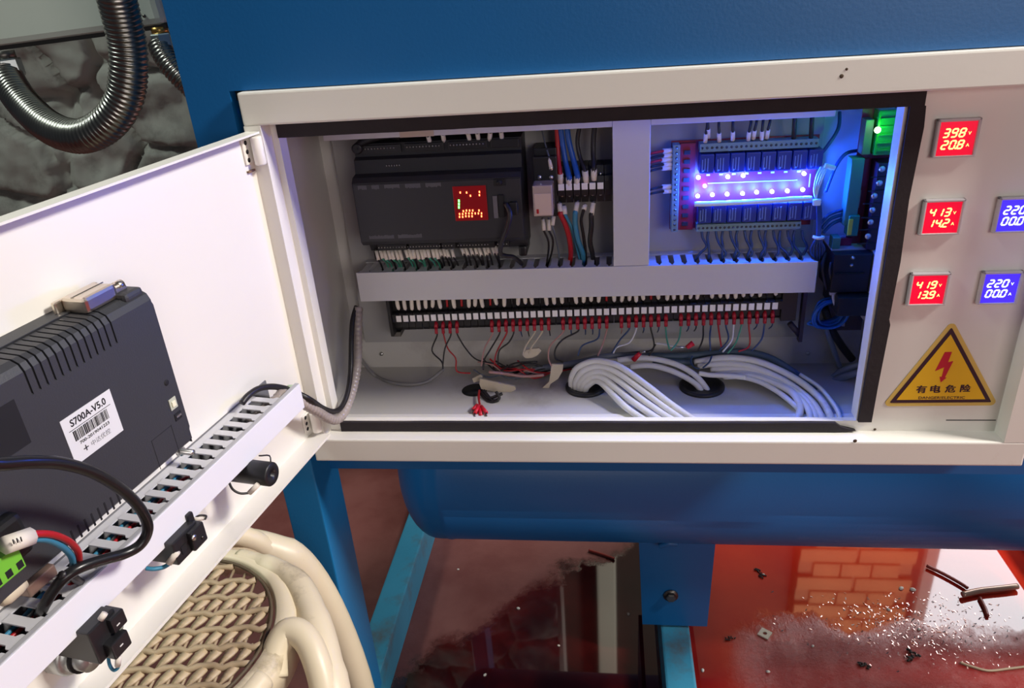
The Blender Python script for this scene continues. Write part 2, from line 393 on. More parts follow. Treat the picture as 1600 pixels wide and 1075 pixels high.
# ---------------------------------------------------------------- control cabinet
cab = thing('control_cabinet', 'cream control cabinet with open front, black foam seal and hinged door', 'cabinet', (.29, .05, -.035))
X0, X1, Z1 = -.005, .476, .270
GR = [(.235, .083, .021), (.352, .083, .0225)]
shell = MB().box(-.0235, -.022, .0015, .134, -.0135, .305).box(.516, .5175, .0015, .134, -.0135, .305).box(-.0235, .5175, .1325, .134, -.0135, .305).box(-.0235, .5175, .0015, .134, .290, .3015)
shell.box(-.022, .516, .0015, .1325, -.0135, -.012)
shell.build('shell', CREAMSH, cab)
MB().box(-.006, .4535, .122, .124, .0245, .290).build('mounting_plate', mat('shaded_plate_enamel', (.36, .35, .34), .45, var=.05, vscale=8, dirt=(.20, .16, .13), dscale=7, dlo=.62, dhi=.85), cab)  # pale plate greyed, shade behind the devices put into its colour
fr = MB().box(-.0103, X0, 0, .0015, -.0105, .2825).box(X0, X1, 0, .0015, Z1, .2825).box(X0, X1, 0, .0015, -.0105, 0).box(X1, .5925, 0, .0015, -.0105, .2825)
fr.build('front_face', CREAM, cab)
fl = MB().box(X0-.0015, X0, .0015, .015, 0, Z1).box(X1, X1+.0015, .0015, .015, 0, Z1).box(X0, X1, .0015, .015, Z1, Z1+.0015).box(X0, X1, .0015, .006, -.0015, 0)
fl.build('opening_flange', CREAM, cab)
MB().box(-.024, .612, -.018, .0, .2825, .3078, bev=.0016).build('top_lip', CREAM, cab)
MB().box(-.024, .612, -.018, .03, -.0350, -.0105, bev=.0016).build('bottom_lip', CREAM, cab)
MB().box(-.024, -.0103, -.018, .0, -.0105, .2825).build('left_lip', CREAM, cab)
MB().box(.5925, .612, -.018, .0, -.0105, .2825).build('right_lip', CREAM, cab)
def wavy(xa, xb, za, zb, n, amp):   # a strip laid along x
    T = []; B = []
    for i in range(n+1):
        t = i/n; x = xa+(xb-xa)*t
        T.append((x, zb+random.uniform(-amp, amp))); B.append((x, za+random.uniform(-amp, amp)*.6))
    return B+T[::-1]
MB().prism(wavy(-.004, .4885, .2700, .2822, 24, .0003), 1, -.0035, -.0001).build('foam_seal', GASKET, cab)
pr = [(.4768, .0005), (.4780, .08), (.4785, .27), (.4895, .27), (.4905, .255), (.4885, .20), (.4898, .15), (.4885, .10), (.4900, .095), (.4885, .04), (.4880, .0005)]
MB().prism(pr, 1, -.0035, -.0001).build('foam_seal', GASKET, cab)
pb = wavy(.001, .458, -.0102, -.0004, 22, .00025)
nb = 23
pb = pb[:nb]+[(.476, -.0085), (.4745, -.0078), (.463, -.0045)]+pb[nb:]
MB().prism(pb, 1, -.0035, -.0001).build('foam_seal', GASKET, cab)
# groove and stains on the right panel
MB().box(.5508, .5914, -.0002, 0, .0003, .0011).build('panel_seam', BLACKM, cab)
for k, (gx, gy, gr) in enumerate(GR):
    MB().lathe([(gr, 0), (gr, .0025), (gr-.002, .0035), (gr-.005, .0030), (gr-.006, .0006), (.0001, .0004)], 32, Matrix.Translation((gx, gy, -.012))).build('grommet', BLACK, cab)
MB().lathe([(.0135, 0), (.0001, .0003)], 24, Matrix.Translation((.119, .079, -.0118))).build('cable_hole', BLACKM, cab)
for (u, v, y) in ((596, 553, .1318), (1262, 552, .1318)):
    MB().lathe([(.0024, 0), (.002, .0012), (.0001, .0016)], 10, frame(at(u, v, y), (1, 0, 0), (0, 0, 1))).build('screw_head', STEEL, cab)

# door (own frame: along door, out of inner face, up)
door = thing('cabinet_door', 'cream cabinet door swung open on the left, inner side showing', 'door', DOOR @ Vector((.25, 0, -.0035)))
def dbuild(mb, name, mats, parent): return mb.xf(DOOR).build(name, mats, parent)
dbuild(MB().box(0, .50, -.0015, 0, -.0035, .2785), 'door_skin', CREAM, door)
dbuild(MB().box(0, .50, 0, .0105, .2770, .2785), 'top_rim', CREAM, door)
dbuild(MB().box(0, .50, 0, .0180, -.0035, -.0020).box(0, .50, .0172, .0184, -.0042, -.0018), 'bottom_rim', CREAM, door)
dbuild(MB().box(-.0015, 0, -.0015, .0125, .024, .256), 'hinge_flange', CREAM, door)
for za, zb, lab in ((.2535, .2755, 1), (.003, .0235, 0)):
    hg = MB().lathe([(.0042, za), (.0046, za+.001), (.0046, zb-.001), (.0042, zb)], 20, Matrix.Translation((-.0135, -.0235, 0))).build('hinge_barrel', CREAM, cab)
    lf = MB().box(.001, .0125, .0003, .0018, za+.001, zb-.001, bev=.0006)
    lf = dbuild(lf, 'hinge_leaf', CREAM, door)
    for zz in (za+.0045, (za+zb)/2, zb-.004):
        dbuild(MB().lathe([(.0019, 0), (.0001, .0006)], 12, frame((.0085, .0019, zz), (1, 0, 0), (0, 0, -1))), 'hinge_screw', BLACKM, lf)
dbuild(MB().box(.0035, .0125, .0003, .0022, .2485, .2500), 'rust_tab', mat('rust', (.22, .13, .08), .8), door)

# ---------------------------------------------------------------- wiring ducts
def finger_poly(p, gap, neck, w0, w1):
    a = p/2-gap/2; b = p/2-neck/2
    return [(-a, w0), (-a, w1-.0055), (-b, w1-.0035), (-b, w1), (b, w1), (b, w1-.0035), (a, w1-.0055), (a, w0)]
# horizontal duct between the devices and the terminal row (front y=.080, back y=.122)
hd = thing('wiring_duct', 'long grey slotted wiring duct with plain front cover across the middle of the cabinet', 'wiring duct', (.231, .10, .0905))
MB().box(.0115, .4505, .0800, .0815, .0905, .1212, bev=.0006).build('cover', DUCT, hd)
MB().box(.0125, .4495, .1205, .1218, .0905, .1205).build('duct_back', DUCT, hd)
MB().box(.0125, .4495, .112, .1218, .1195, .1207).build('slot_band', DUCT, hd)
# fingers of the upper side lie level, between y .084 and .112
fm = MB().prism([(x, -(y-.1)) for x, y in finger_poly(.0118, .0052, .0022, -.012+.1, .015+.1)], 2, -.0006, .0006).mesh('finger', DUCT)
MB().box(.0125, .4495, .0815, .0835, .1188, .1207).build('front_edge', DUCT, hd)
for k in range(37):
    xx = .0185+k*.0118
    o = bpy.data.objects.new('finger', fm); COL.objects.link(o); place(o, Vector((xx, .098, .1201)), hd)
low = fm
for k in range(37):
    o = bpy.data.objects.new('finger', fm); COL.objects.link(o); place(o, Vector((.0185+k*.0118, .098, .0911)), hd)
vd = thing('wiring_duct', 'upright plain grey wiring duct cover between the black controller and the relay board', 'wiring duct', (.281, .10, .121))
MB().box(.2645, .2975, .0802, .0817, .1215, .2685, bev=.0006).build('cover', DUCT, vd)
MB().box(.2655, .2665, .0817, .1218, .1218, .2685).build('duct_side', DUCT, vd)
MB().box(.2955, .2965, .0817, .1218, .1218, .2685).build('duct_side', DUCT, vd)
td = thing('wiring_duct', 'grey wiring duct along the top of the cabinet, half hidden by the lip', 'wiring duct', (.23, .10, .250))
MB().box(.002, .2643, .0800, .0815, .2505, .284, bev=.0005).build('cover', DUCT, td)
MB().box(.2977, .4505, .0800, .0815, .2505, .284, bev=.0005).build('cover', DUCT, td)
MB().box(.0742, .1055, .0792, .0800, .2503, .284).build('tape_patch', mat('tape', (.55, .45, .34), .6), td)
MB().box(.002, .4505, .0815, .1218, .2512, .2524).build('duct_floor', mat('duct_dark', (.30, .30, .32), .5), td)

# ---------------------------------------------------------------- black controller
plc = thing('controller', 'wide black programmable controller with lit red and green display', 'controller', (.105, .095, .138))
prof = [(.122, .140), (.092, .140), (.088, .150), (.070, .153), (.066, .157), (.066, .2135), (.070, .2175), (.080, .219), (.082, .231), (.088, .233), (.088, .2445), (.122, .2465)]
MB().prism(prof, 0, .027, .183).build('body', PLCM, plc)
MB().box(.0275, .1825, .0652, .0662, .158, .2125, bev=.0004).build('front_plate', mat('controller_face', (.028, .028, .034), .45), plc)
for (za, zb, nm) in ((.236, .2435, 'terminal_cover'),):
    for xa, xb in ((.034, .072), (.0755, .112), (.1165, .152), (.1555, .181)):
        MB().box(xa, xb, .0850, .0882, za, zb, bev=.0006).build(nm, BLACK, plc)
for xa, xb in ((.0365, .0655), (.068, .0985), (.101, .114), (.118, .152), (.155, .166)):
    MB().box(xa, xb, .083, .0895, .1425, .1485, bev=.0006).build('terminal_cover', BLACK, plc)
MB().tube([(.034, .086, .2455), (.045, .084, .2500), (.062, .085, .2525), (.072, .087, .2500)], .0038, 8).build('top_clip', BLACK, plc)
MB().lathe([(.005, 0), (.005, .006), (.0035, .007), (.0001, .005)], 16, frame((.0315, .088, .2415), (1, 0, 0), (0, 0, 1))).build('mounting_ear', BLACK, plc)
MB().box(.030, .038, .088, .122, .131, .141, bev=.002).build('mounting_foot', BLACK, plc)
MB().box(.174, .182, .088, .122, .131, .141, bev=.002).build('mounting_foot', BLACK, plc)
SCR = mat('screw_dots', (.70, .68, .66), .35, metal=.7)
dots = MB()
for xa, n_, z in ((.0385, 10, .2405), (.078, 11, .2405), (.1185, 11, .2405), (.058, 6, .2255)):
    for k in range(n_):
        x = xa+k*(.0030 if n_ != 6 else .0024); y = .0845 if n_ != 6 else .0795
        dots.lathe([(.0008, 0), (.0001, .0003)], 6, frame((x, y, z), (1, 0, 0), (0, 0, 1)))
for xa, n_ in ((.038, 11), (.0695, 12), (.1015, 4), (.1165, 11), (.155, 4)):
    for k in range(n_): dots.lathe([(.0007, 0), (.0001, .0003)], 6, frame((xa+k*.0029, .0826, .1458), (1, 0, 0), (0, 0, 1)))
tag(dots.build('terminal_screws', SCR, plc), kind='stuff')
PRN = mat('grey_print', (.13, .13, .15), .6)
pr_ = MB()
for xa, xb in ((.0325, .0415), (.0455, .053), (.0575, .073), (.077, .092), (.096, .111)):
    n_ = int((xb-xa)/.0012)
    for k in range(n_): pr_.box(xa+k*.0012, xa+k*.0012+.0008, .0650, .0652, .2075+random.random()*.0012, .2115)
for xa, xb in ((.036, .0605), (.064, .088)):
    n_ = int((xb-xa)/.0011)
    for k in range(n_): pr_.box(xa+k*.0011, xa+k*.0011+.0007, .0650, .0652, .1605, .1632+random.random()*.001)
tag(pr_.build('printed_marks', PRN, plc), kind='stuff')
# display
disp = MB().box(.1205, .1510, .0640, .0655, .1755, .2075, bev=.0003).build('display_window', mat('display_glass', (.10, .004, .006), .2, emit=(1, .02, .03), es=.10), plc)
EMR = mat('led_red', (1, .15, .05), .4, emit=(1, .16, .05), es=7)
EMG = mat('led_green', (.1, 1, .1), .4, emit=(.08, 1, .10), es=9)
rd = MB(); gd = MB()
def px2d(u, v): p = at(u, v, .0635); return p.x, p.z
def dot(mb, x, z, s=.00085): mb.box(x-s*.6, x+s*.6, .0634, .0640, z-s, z+s)
for u, v in ((719, 301), (729, 301), (735, 306), (749, 300), (749, 305)): dot(rd, *px2d(u, v))
for r_, v in ((0, 329), (1, 333.5), (2, 338)):
    for k in range(8):
        if r_ == 0 and k in (0, 5, 7): continue
        if r_ == 2 and k in (5, 6): continue
        dot(rd, *px2d(718+k*4.9+(1 if r_ == 0 else 0), v+(1 if k < 2 else 0)))
tag(rd.build('red_light_dots', EMR, disp), 'glowing red and orange light dots', kind='stuff')
for v in (314, 319, 324): dot(gd, *px2d(717, v), s=.0011)
gd.build('green_status_light', EMG, disp)
MB().box(.1565, .1605, .0640, .0655, .1770, .1975).build('port_label', mat('port_grey', (.14, .13, .15), .6), plc)
MB().box(.1615, .1665, .0635, .0655, .1775, .1985, bev=.0004).build('data_port', BLACKM, plc)
MB().box(.1585, .1690, .0640, .0655, .2065, .2130, bev=.0006).lathe([(.0026, 0), (.0026, .001), (.0001, .0012)], 14, frame((.1637, .0638, .2098), (1, 0, 0), (0, 0, 1))).build('mode_switch', BLACKM, plc)
MB().tube([at(790, 318, .060), at(797, 335, .056), at(792, 358, .055), at(784, 378, .058), at(782, 395, .064), at(790, 400, .07), at(803, 402, .075), at(815, 412, .088)], .0022, 8).build('signal_cable', BLKW, tag(thing('cable', 'black cable dropping over the right end of the black controller', 'cable', at(785, 400, .07)), None))
MB().box(.1715, .1790, .0600, .0655, .180, .192, bev=.001).build('cable_plug', BLACK, plc)

# wires with white number sleeves (one object each, sleeve is its part)
def sleeved(name, label, group, p0, p1, tail, wm, r=.0011, sr=.0021, head=None):
    """p0..p1 the sleeve, tail the bare wire running on from p1"""
    t = thing(name, label, 'wire', p0, group)
    mid = (Vector(p0)+Vector(p1))/2; q0 = mid.lerp(Vector(p1), .8)
    MB().tube([q0, Vector(p1)+(Vector(p1)-mid)*.15]+tail, r, 6, n=4).build('wire_core', wm, t)
    MB().tube([Vector(p0)+(Vector(p0)-mid)*.35, Vector(p0).lerp(mid, .2)], r*.9, 6, n=0).build('bare_end', STEELD, t)
    MB().tube([p0, p1], sr, 8, n=0, smooth=True).build('number_sleeve', SLEEVE, t)
    return t
lab = '%s white-sleeved wire from the left under the black controller'
us = [588, 594, 600, 606, 612, 618, 624]+[633, 639, 645, 651, 657, 662, 668, 675, 681]+[687, 693, 698, 706]+[721, 727, 735, 742, 748, 756, 762, 769, 774]
for i, u in enumerate(us):
    v0 = 391-(u-588)*.03+(2 if 684 < u < 710 else 0)+random.uniform(-1, 1); L_ = random.uniform(13, 17) if u < 684 else random.uniform(11, 14)
    a = at(u, v0, .086); b = at(u+3+random.uniform(0, 2), v0+L_, .083)
    e = at(u+6+random.uniform(0, 6), 413, .094); e2 = e+Vector((0, .008, -.02))
    sleeved('sleeved_wire', lab % ordn(i+1), 'sleeved wires under the controller', a, b, [e, e2], GRNW if u < 684 and i % 3 else BLKW, .0010, .0018 if u < 684 else .0016)
lab = '%s white-sleeved black wire from the left on top of the black controller'
for kk, (u0, v0, u1, v1) in enumerate(((674, 231, 669, 213), (695, 227, 692, 210), (736, 228, 731, 208), (749, 227, 746, 208), (764, 226, 766, 207), (785, 225, 783, 206))):
    a = at(u0, v0, .092); b = at(u1, v1, .086)
    sleeved('sleeved_wire', lab % ordn(kk+1), 'sleeved wires above the controller', a, b, [b+Vector((0, .004, .012))], BLKW, .0011, .0021)

# ---------------------------------------------------------------- small relay on its socket
rl = thing('plug_in_relay', 'small clear-cased plug-in relay in a black socket beside the controller', 'relay', at(850, 340, .1))
MB().box(.1930, .2140, .094, .122, .168, .232, bev=.001).box(.1925, .2145, .086, .094, .204, .226, bev=.001).build('socket', BLACK, rl)
cs = mat('clear_relay_case', (.62, .50, .47), .15, alpha=None, trans=.25)
rc = MB().box(.1925, .2105, .068, .094, .176, .2045, bev=.0012).build('relay_case', cs, rl)
MB().box(.1940, .2090, .0674, .068, .1775, .197).build('relay_label', mat('faded_label', (.62, .48, .42), .6), rc)
MB().box(.1955, .1975, .0670, .0674, .179, .183).build('red_mark', REDW, rc)
for u, v in ((843, 277), (861, 277), (861, 263)):
    MB().lathe([(.0022, 0), (.0018, .0009), (.0001, .0011)], 10, frame(at(u, v, .0855), (1, 0, 0), (0, 0, 1))).build('terminal_screw', STEEL, rl)
for (u0, v0, u1, v1, c, tail) in ((848, 343, 850, 360, BLKW, [(857, 378, .095), (856, 400, .10), (852, 418, .11)]), (857, 343, 858, 360, BLKW, [(864, 375, .097), (862, 395, .10), (855, 416, .112)]), (865, 338, 863, 352, GREYW, [(868, 370, .1), (873, 395, .105), (873, 416, .112)])):
    sleeved('sleeved_wire', '%s sleeved wire leaving the bottom of the small plug-in relay' % {848: 'left black', 857: 'middle black', 865: 'right grey'}[u0], 'wires under the plug-in relay', at(u0, v0, .094), at(u1, v1, .092), path(tail), c, .0010, .0020)
sleeved('sleeved_wire', 'single grey wire with white sleeve dropping onto the relay socket top', None, at(861, 262, .086), at(858, 246, .088), path([(852, 225, .1), (846, 200, .11)]), GREYW, .0008, .0020)

# ---------------------------------------------------------------- small terminal block
TAGM = mat('marker_white', (.86, .84, .84), .5)
def barrier_mesh(w, h):
    return MB().prism([(.030, 0), (.008, 0), (.006, h*.22), (.001, h*.24), (0, h*.38), (0, h*.62), (.001, h*.76), (.006, h*.78), (.008, h), (.030, h)], 0, -w/2, w/2).mesh('terminal', BLACK)
tb = thing('terminal_block', 'short black terminal block with six white markers and thick red, blue and black wires', 'terminal block', (.236, .11, .186))
bm_ = barrier_mesh(.0064, .034)
sm_ = MB().lathe([(.0016, 0), (.0012, .0006), (.0001, .0008)], 8, frame((0, 0, 0), (1, 0, 0), (0, 0, 1))).mesh('terminal_screw', STEEL)
for k in range(7):
    x = .2172+k*.0072
    o = bpy.data.objects.new('terminal', bm_); COL.objects.link(o); place(o, Vector((x, .091, .1795)), tb)
    if k < 6:
        MB().box(x-.0028, x+.0028, .0898, .0912, .1935, .1995, bev=.0003).build('marker_tag', TAGM, tb)
        for zz in (.187, .206):
            s_ = bpy.data.objects.new('terminal_screw', sm_); COL.objects.link(s_); place(s_, Vector((x, .0965, zz)), tb)
up = [(876, 288, 875, 271, [(872, 245, .098), (871, 220, .1), (870, 200, .1)], REDW, 'thick red wire from above into the first terminal of the short block', .0024),
      (889, 292, 889, 277, [(884, 255, .098), (879, 225, .1), (876, 200, .1)], BLUEW, 'thick blue wire from above into the second terminal of the short block', .0028),
      (901, 290, 902, 275, [(896, 250, .098), (889, 222, .1), (886, 200, .1)], BLUEW, 'thick blue wire from above into the third terminal of the short block', .0028),
      (916, 286, 914, 267, [(906, 245, .098), (902, 222, .1), (905, 200, .1)], BLKW, 'thick black wire curving down into the fourth terminal of the short block', .0020),
      (928, 281, 928, 264, [(927, 240, .098), (927, 220, .1), (929, 198, .1)], BLKW, 'straight thick black wire into the fifth terminal of the short block', .0026)]
for u0, v0, u1, v1, tl, c, lb, r in up:
    sleeved('power_wire', lb, None, at(u0, v0, .093), at(u1, v1, .091), path(tl), c, r, .0029)
dn = [(874, 318, 876, 334, [(883, 350, .095), (889, 370, .097), (892, 395, .1), (889, 418, .112)], REDW, 'thick red wire from the short terminal block down into the duct', .0026),
      (881, 322, 883, 335, [(893, 355, .098), (898, 375, .1), (905, 400, .103), (908, 418, .114)], TEALW, 'dark teal wire just right of the red one below the short terminal block', .0016),
      (902, 316, 899, 333, [(899, 352, .096), (903, 375, .097), (911, 398, .1), (910, 418, .112)], TEALW, 'teal wire under the third terminal of the short block', .0026),
      (914, 320, 912, 328, [(908, 345, .098), (912, 370, .1), (915, 398, .103), (913, 418, .114)], BLKW, 'black wire curving behind the teal one below the short block', .0016),
      (927, 317, 924, 336, [(924, 355, .096), (922, 378, .098), (926, 398, .1), (928, 418, .112)], BLKW, 'thick black wire under the fifth terminal of the short block', .0024)]
for u0, v0, u1, v1, tl, c, lb, r in dn:
    sleeved('power_wire', lb, None, at(u0, v0, .094), at(u1, v1, .091), path(tl), c, r, .0024)

# ---------------------------------------------------------------- relay board
rb = thing('relay_board', 'red relay board with two rows of blue relays and lit blue LEDs', 'relay board', (.39, .11, .148))
PCB = mat('red_board', (.22, .004, .018), .4)
MB().box(.318, .4475, .1100, .1116, .147, .230).build('circuit_board', PCB, rb)
MB().box(.3255, .3395, .104, .110, .1475, .2285, bev=.0006).build('header_block', PCB, rb)
for k in range(9): MB().box(.3290, .3345, .1030, .1042, .1515+k*.0084, .1553+k*.0084).build('header_slot', BLACKM, rb)
GTB = mat('grey_green_terminal', (.16, .26, .25), .5)
def termrow(xa, xb, za, zb, n_, vert=False):
    t_ = MB().box(xa, xb, .0965, .110, za, zb, bev=.0005).build('screw_terminal_row', GTB, rb)
    q = MB()
    for k in range(n_):
        if vert: q.lathe([(.0012, 0), (.0001, .0002)], 8, frame(((xa+xb)/2, .0964, za+(k+.5)*(zb-za)/n_), (1, 0, 0), (0, 0, 1)))
        else: q.lathe([(.0012, 0), (.0001, .0002)], 8, frame((xa+(k+.5)*(xb-xa)/n_, .0964, (za+zb)/2), (1, 0, 0), (0, 0, 1)))
    tag(q.build('terminal_screws', STEELD, t_), kind='stuff')
termrow(.3420, .4440, .2215, .2290, 24); termrow(.3420, .4360, .1475, .1545, 24); termrow(.3185, .3248, .1480, .2290, 17, True)
RLM = mat('blue_relay', (.012, .035, .20), .35)
rm_ = MB().box(-.0062, .0062, 0, .0165, -.0085, .0085, bev=.0007).mesh('relay', RLM)
RLL = mat('relay_legend', (.12, .20, .42), .5)
lm_ = MB().box(-.0045, -.0035, -.0002, 0, -.007, .004).box(-.0022, -.0012, -.0002, 0, -.006, .005).box(.0003, .0013, -.0002, 0, -.007, .005).lathe([(.0011, 0), (.0001, .0002)], 8, frame((-.0035, 0, -.0058), (1, 0, 0), (0, 0, 1))).mesh('relay_print', RLL)
for k in range(8):
    for z in (.2115, .1650):
        o = bpy.data.objects.new('relay', rm_); COL.objects.link(o); place(o, Vector((.3485+k*.01335, .0935, z)), rb)
        g_ = bpy.data.objects.new('relay_print', lm_); COL.objects.link(g_); place(g_, Vector((.3485+k*.01335, .0935, z)), o)
LEDB = mat('led_blue', (.3, .7, 1), .3, emit=(.35, .80, 1), es=22)
LEDR = mat('led_pink', (1, .3, .3), .3, emit=(1, .12, .16), es=14)
lmesh = MB().lathe([(.0018, 0), (.0018, .0014), (.0010, .0024), (.0001, .0026)], 12, frame((0, 0, 0), (1, 0, 0), (0, 0, 1))).mesh('led', LEDB)
def plight(p, col, e, r=.002, nm='led_glow'):
    d = bpy.data.lights.new(nm, 'POINT'); d.energy = e; d.color = col; d.shadow_soft_size = r
    o = bpy.data.objects.new(nm, d); COL.objects.link(o); o.location = p
leds = [(1091, 277), (1137, 276), (1161, 274), (1256, 271), (1090, 306), (1113, 304), (1136, 303), (1160, 302), (1182, 300), (1206, 299), (1230, 298), (1254, 296)]
for i, (u, v) in enumerate(leds):
    p = at(u, v, .1060); o = bpy.data.objects.new('led', lmesh); COL.objects.link(o); place(o, p, rb)
    plight(p+Vector((0, -.0120, 0)), (.015, .10, 1), .17)
p = at(1101, 290, .1060)
MB().lathe([(.0018, 0), (.0018, .0014), (.0001, .0026)], 12, frame(p, (1, 0, 0), (0, 0, 1))).build('power_led', LEDR, rb)
plight(p+Vector((0, -.0055, 0)), (1, .04, .10), .002)
wt = MB(); wt.box(.352, .432, .1094, .1100, .1895, .1901)
for k in range(8): wt.box(.3505+k*.0115, .3535+k*.0115, .1092, .1100, .197, .1985)
tag(wt.build('board_print', mat('board_print', (.75, .6, .7), .6), rb), kind='stuff')
MB().box(.4425, .4432, .1092, .1100, .183, .195).build('edge_line', MATS['board_print'], rb)
# pale harness tied along the lower relays
CY = mat('led_tinted_white', (.70, .86, .90), .35)  # white wires tinted cyan, the blue LED light put into the colour
hs = thing('wire_harness', 'pale tied wire harness lying along the top of the lower relay row', 'wire harness', at(1175, 316, .09))
MB().tube([at(1085, 319, .0915), at(1120, 318, .0905), at(1160, 316, .0905), at(1200, 314, .0905), at(1240, 311, .0905), at(1268, 310, .0915)], .0024, 8).build('bundle', CY, hs)
for u0 in (1271,):
    for j, du in enumerate((-5, -1, 3, 6)):
        MB().tube([at(1275, 314, .092), at(1275+du*.6, 296, .088), at(1281+du, 275, .088), at(1288+du*.8, 258, .095)], .0007, 6).build('loose_strand', CY, hs)
ty = thing('cable_tie', 'pale cable tie knot at the right end of the tied harness', 'cable tie', at(1276, 316, .09))
MB().box(-.0035, .0035, -.002, .002, -.003, .003, bev=.0012).xf(Matrix.Translation(at(1276, 316, .088))).build('tie_head', CY, ty)
ty = thing('cable_tie', 'pale cable tie knot above the harness by the top wires', 'cable tie', at(1298, 261, .095))
MB().box(-.006, .004, -.002, .002, -.002, .002, bev=.001).xf(Matrix.Translation(at(1298, 261, .093)) @ Matrix.Rotation(.3, 4, 'Y')).build('tie_head', CY, ty)
ty = thing('cable_tie', 'white cable tie round the blue wires right of the relay board, above the duct end', 'cable tie', at(1278, 371, .09))
MB().tube([at(1271, 370, .089), at(1278, 372, .085), at(1286, 371, .089), at(1280, 369, .096)], .0016, 8, closed=False).build('tie_strap', WHITE, ty)
# bundle of blue wires below the tie
DKB = mat('navy_wire', (.02, .055, .16), .4)
for i, (du, dd) in enumerate(((-9, 0), (-5, 4), (0, 6), (5, 5), (9, 1), (12, -3))):
    MB_ = MB().tube([at(1276+i*1.2, 318, .094), at(1277+i*1.2, 345, .093), at(1276+i*1.0, 370, .090), at(1276+du, 388, .088), at(1277+du*.7, 400+dd, .09), at(1284, 404, .10)], .0010, 6)
    tag(MB_.build('blue_wire', DKB), 'thin blue wire of the bunch hanging right of the relay board', 'wire', 'blue wires hanging right of the relay board')
# wires into the bottom of the relay board
lab = '%s blue wire from the left looping from the relay board into the duct'
xs = [1096+k*11.2 for k in range(15)]
for k, u in enumerate(xs):
    slot = 1107+round((u-1107)/20.3)*20.3-2
    side = -1 if k % 2 else 1
    pts = [at(u, 360, .1015), at(u+side*2, 372, .100), at(u+side*4+4, 385, .100), at(slot+side*3+6, 396, .099), at(slot+2, 406, .100), at(slot, 414, .108)]
    tag(MB().tube(pts, .00125, 6, n=5).build('blue_wire', DKB), lab % ordn(k+1), 'wire', 'blue wires under the relay board')
lab = '%s pale-sleeved black wire from the left on top of the relay board'
for kk, (u, v, dx) in enumerate(((1102, 215, 3), (1107, 208, -1), (1124, 214, -1), (1145, 212, 0), (1169, 212, 4), (1177, 210, 5), (1190, 211, 2), (1198, 209, 5))):
    sleeved('sleeved_wire', lab % ordn(kk+1), 'sleeved wires above the relay board', at(u, v+7, .098), at(u+dx*.4, v-6, .095), [at(u+dx, v-18, .096), at(u+dx+1, 184, .10)], BLKW, .0012, .0019)
for u in (1240, 1267):
    tag(MB().tube([at(u, 219, .1), at(u+1, 200, .098), at(u+2, 182, .1)], .0019, 6).build('black_wire', BLKW), '%s thick black wire above the right end of the relay board' % ('left' if u < 1250 else 'right'), 'wire', 'black wires above the right end of the relay board')
lab = '%s pale-sleeved wire from the top at the left side of the relay board'
for kk, v in enumerate((235, 242, 249, 256, 262, 291, 298)):
    sleeved('sleeved_wire', lab % ordn(kk+1), 'sleeved wires left of the relay board', at(1052, v, .101), at(1035+random.uniform(-2, 2), v+1, .098), [at(1020, v+4, .10), at(1012, v+7, .112)], REDW if v < 270 and v % 2 else BLKW, .0012, .0022)

# ---------------------------------------------------------------- long terminal row
PITCH = .00728; NT = 52; TX0 = .0425
def tz(x): return .0500+(x-.04)*.0185
row = thing('terminal_strip', 'long black terminal strip with white markers below the duct', 'terminal strip', (.23, .10, .05))
tmesh = MB().prism([(.034, 0), (.010, 0), (.007, .004), (.007, .012), (.0015, .0125), (0, .0135), (0, .0215), (.0015, .0225), (.007, .023), (.007, .034), (.010, .038), (.034, .038)], 0, -.0034, .0034).mesh('terminal', BLACK)
gmesh = MB().box(-.0026, .0026, -.0010, .0002, -.0034, .0034, bev=.0003).mesh('marker_tag', TAGM)
for k in range(NT+1):
    x = TX0+k*PITCH
    o = bpy.data.objects.new('terminal', tmesh); COL.objects.link(o); place(o, Vector((x, .088, tz(x))), row)
    if k < NT:
        g = bpy.data.objects.new('marker_tag', gmesh); COL.objects.link(g)
        place(g, Vector((x+PITCH*.5, .0878, tz(x)+.0175)), row)
MB().box(TX0-.007, TX0-.0036, .086, .122, tz(.04)-.002, tz(.04)+.040, bev=.0006).build('end_stop', BLACK, row)
MB().box(TX0+NT*PITCH+.0036, TX0+NT*PITCH+.018, .092, .122, tz(.42)-.001, tz(.42)+.040, bev=.0006).build('end_stop', BLACK, row)
MB().box(TX0-.009, TX0+.001, .095, .115, tz(.04)-.0065, tz(.04)-.001, bev=.0008).build('end_screw_clamp', STEELD, row)
lab = 'white-sleeved wire entering the %s terminal from the left of the long strip'
dark = {7, 9, 13, 16, 20, 24, 29, 35, 42, 50}
for k in range(NT):
    x = TX0+(k+.5)*PITCH+random.uniform(-.0006, .0006); z = tz(x)
    if k in dark:
        q = MB().tube([(x, .094, z+.026), (x, .096, z+.036), (x, .102, z+.046)], .0013, 6)
        tag(q.build('plain_wire', REDW if k % 2 else BLKW), 'unmarked %s wire entering the %s terminal from the left of the long strip' % ('red' if k % 2 else 'black', ordn(k+1)), 'wire', 'unmarked wires above the long terminal strip')
        continue
    t = thing('sleeved_wire', lab % ordn(k+1), 'wire', (x, .09, z+.026), 'sleeved wires above the long terminal strip')
    MB().tube([(x, .0935, z+.024), (x, .0915, z+.031), (x, .094, z+.042), (x, .104, z+.050)], .0011, 6, n=3).build('wire_core', BLKW, t)
    dx = random.uniform(-.0010, .0010); lz = random.uniform(-.0015, .001)
    MB().tube([(x, .0915, z+.0265+lz), (x+dx*.3, .0905, z+.0290+lz), (x+dx, .0905, z+.034), (x+dx, .0915, z+.0385)], [.0010, .0019, .0021, .0021, .0019, .0018], 8, n=3).build('number_sleeve', SLEEVE, t)
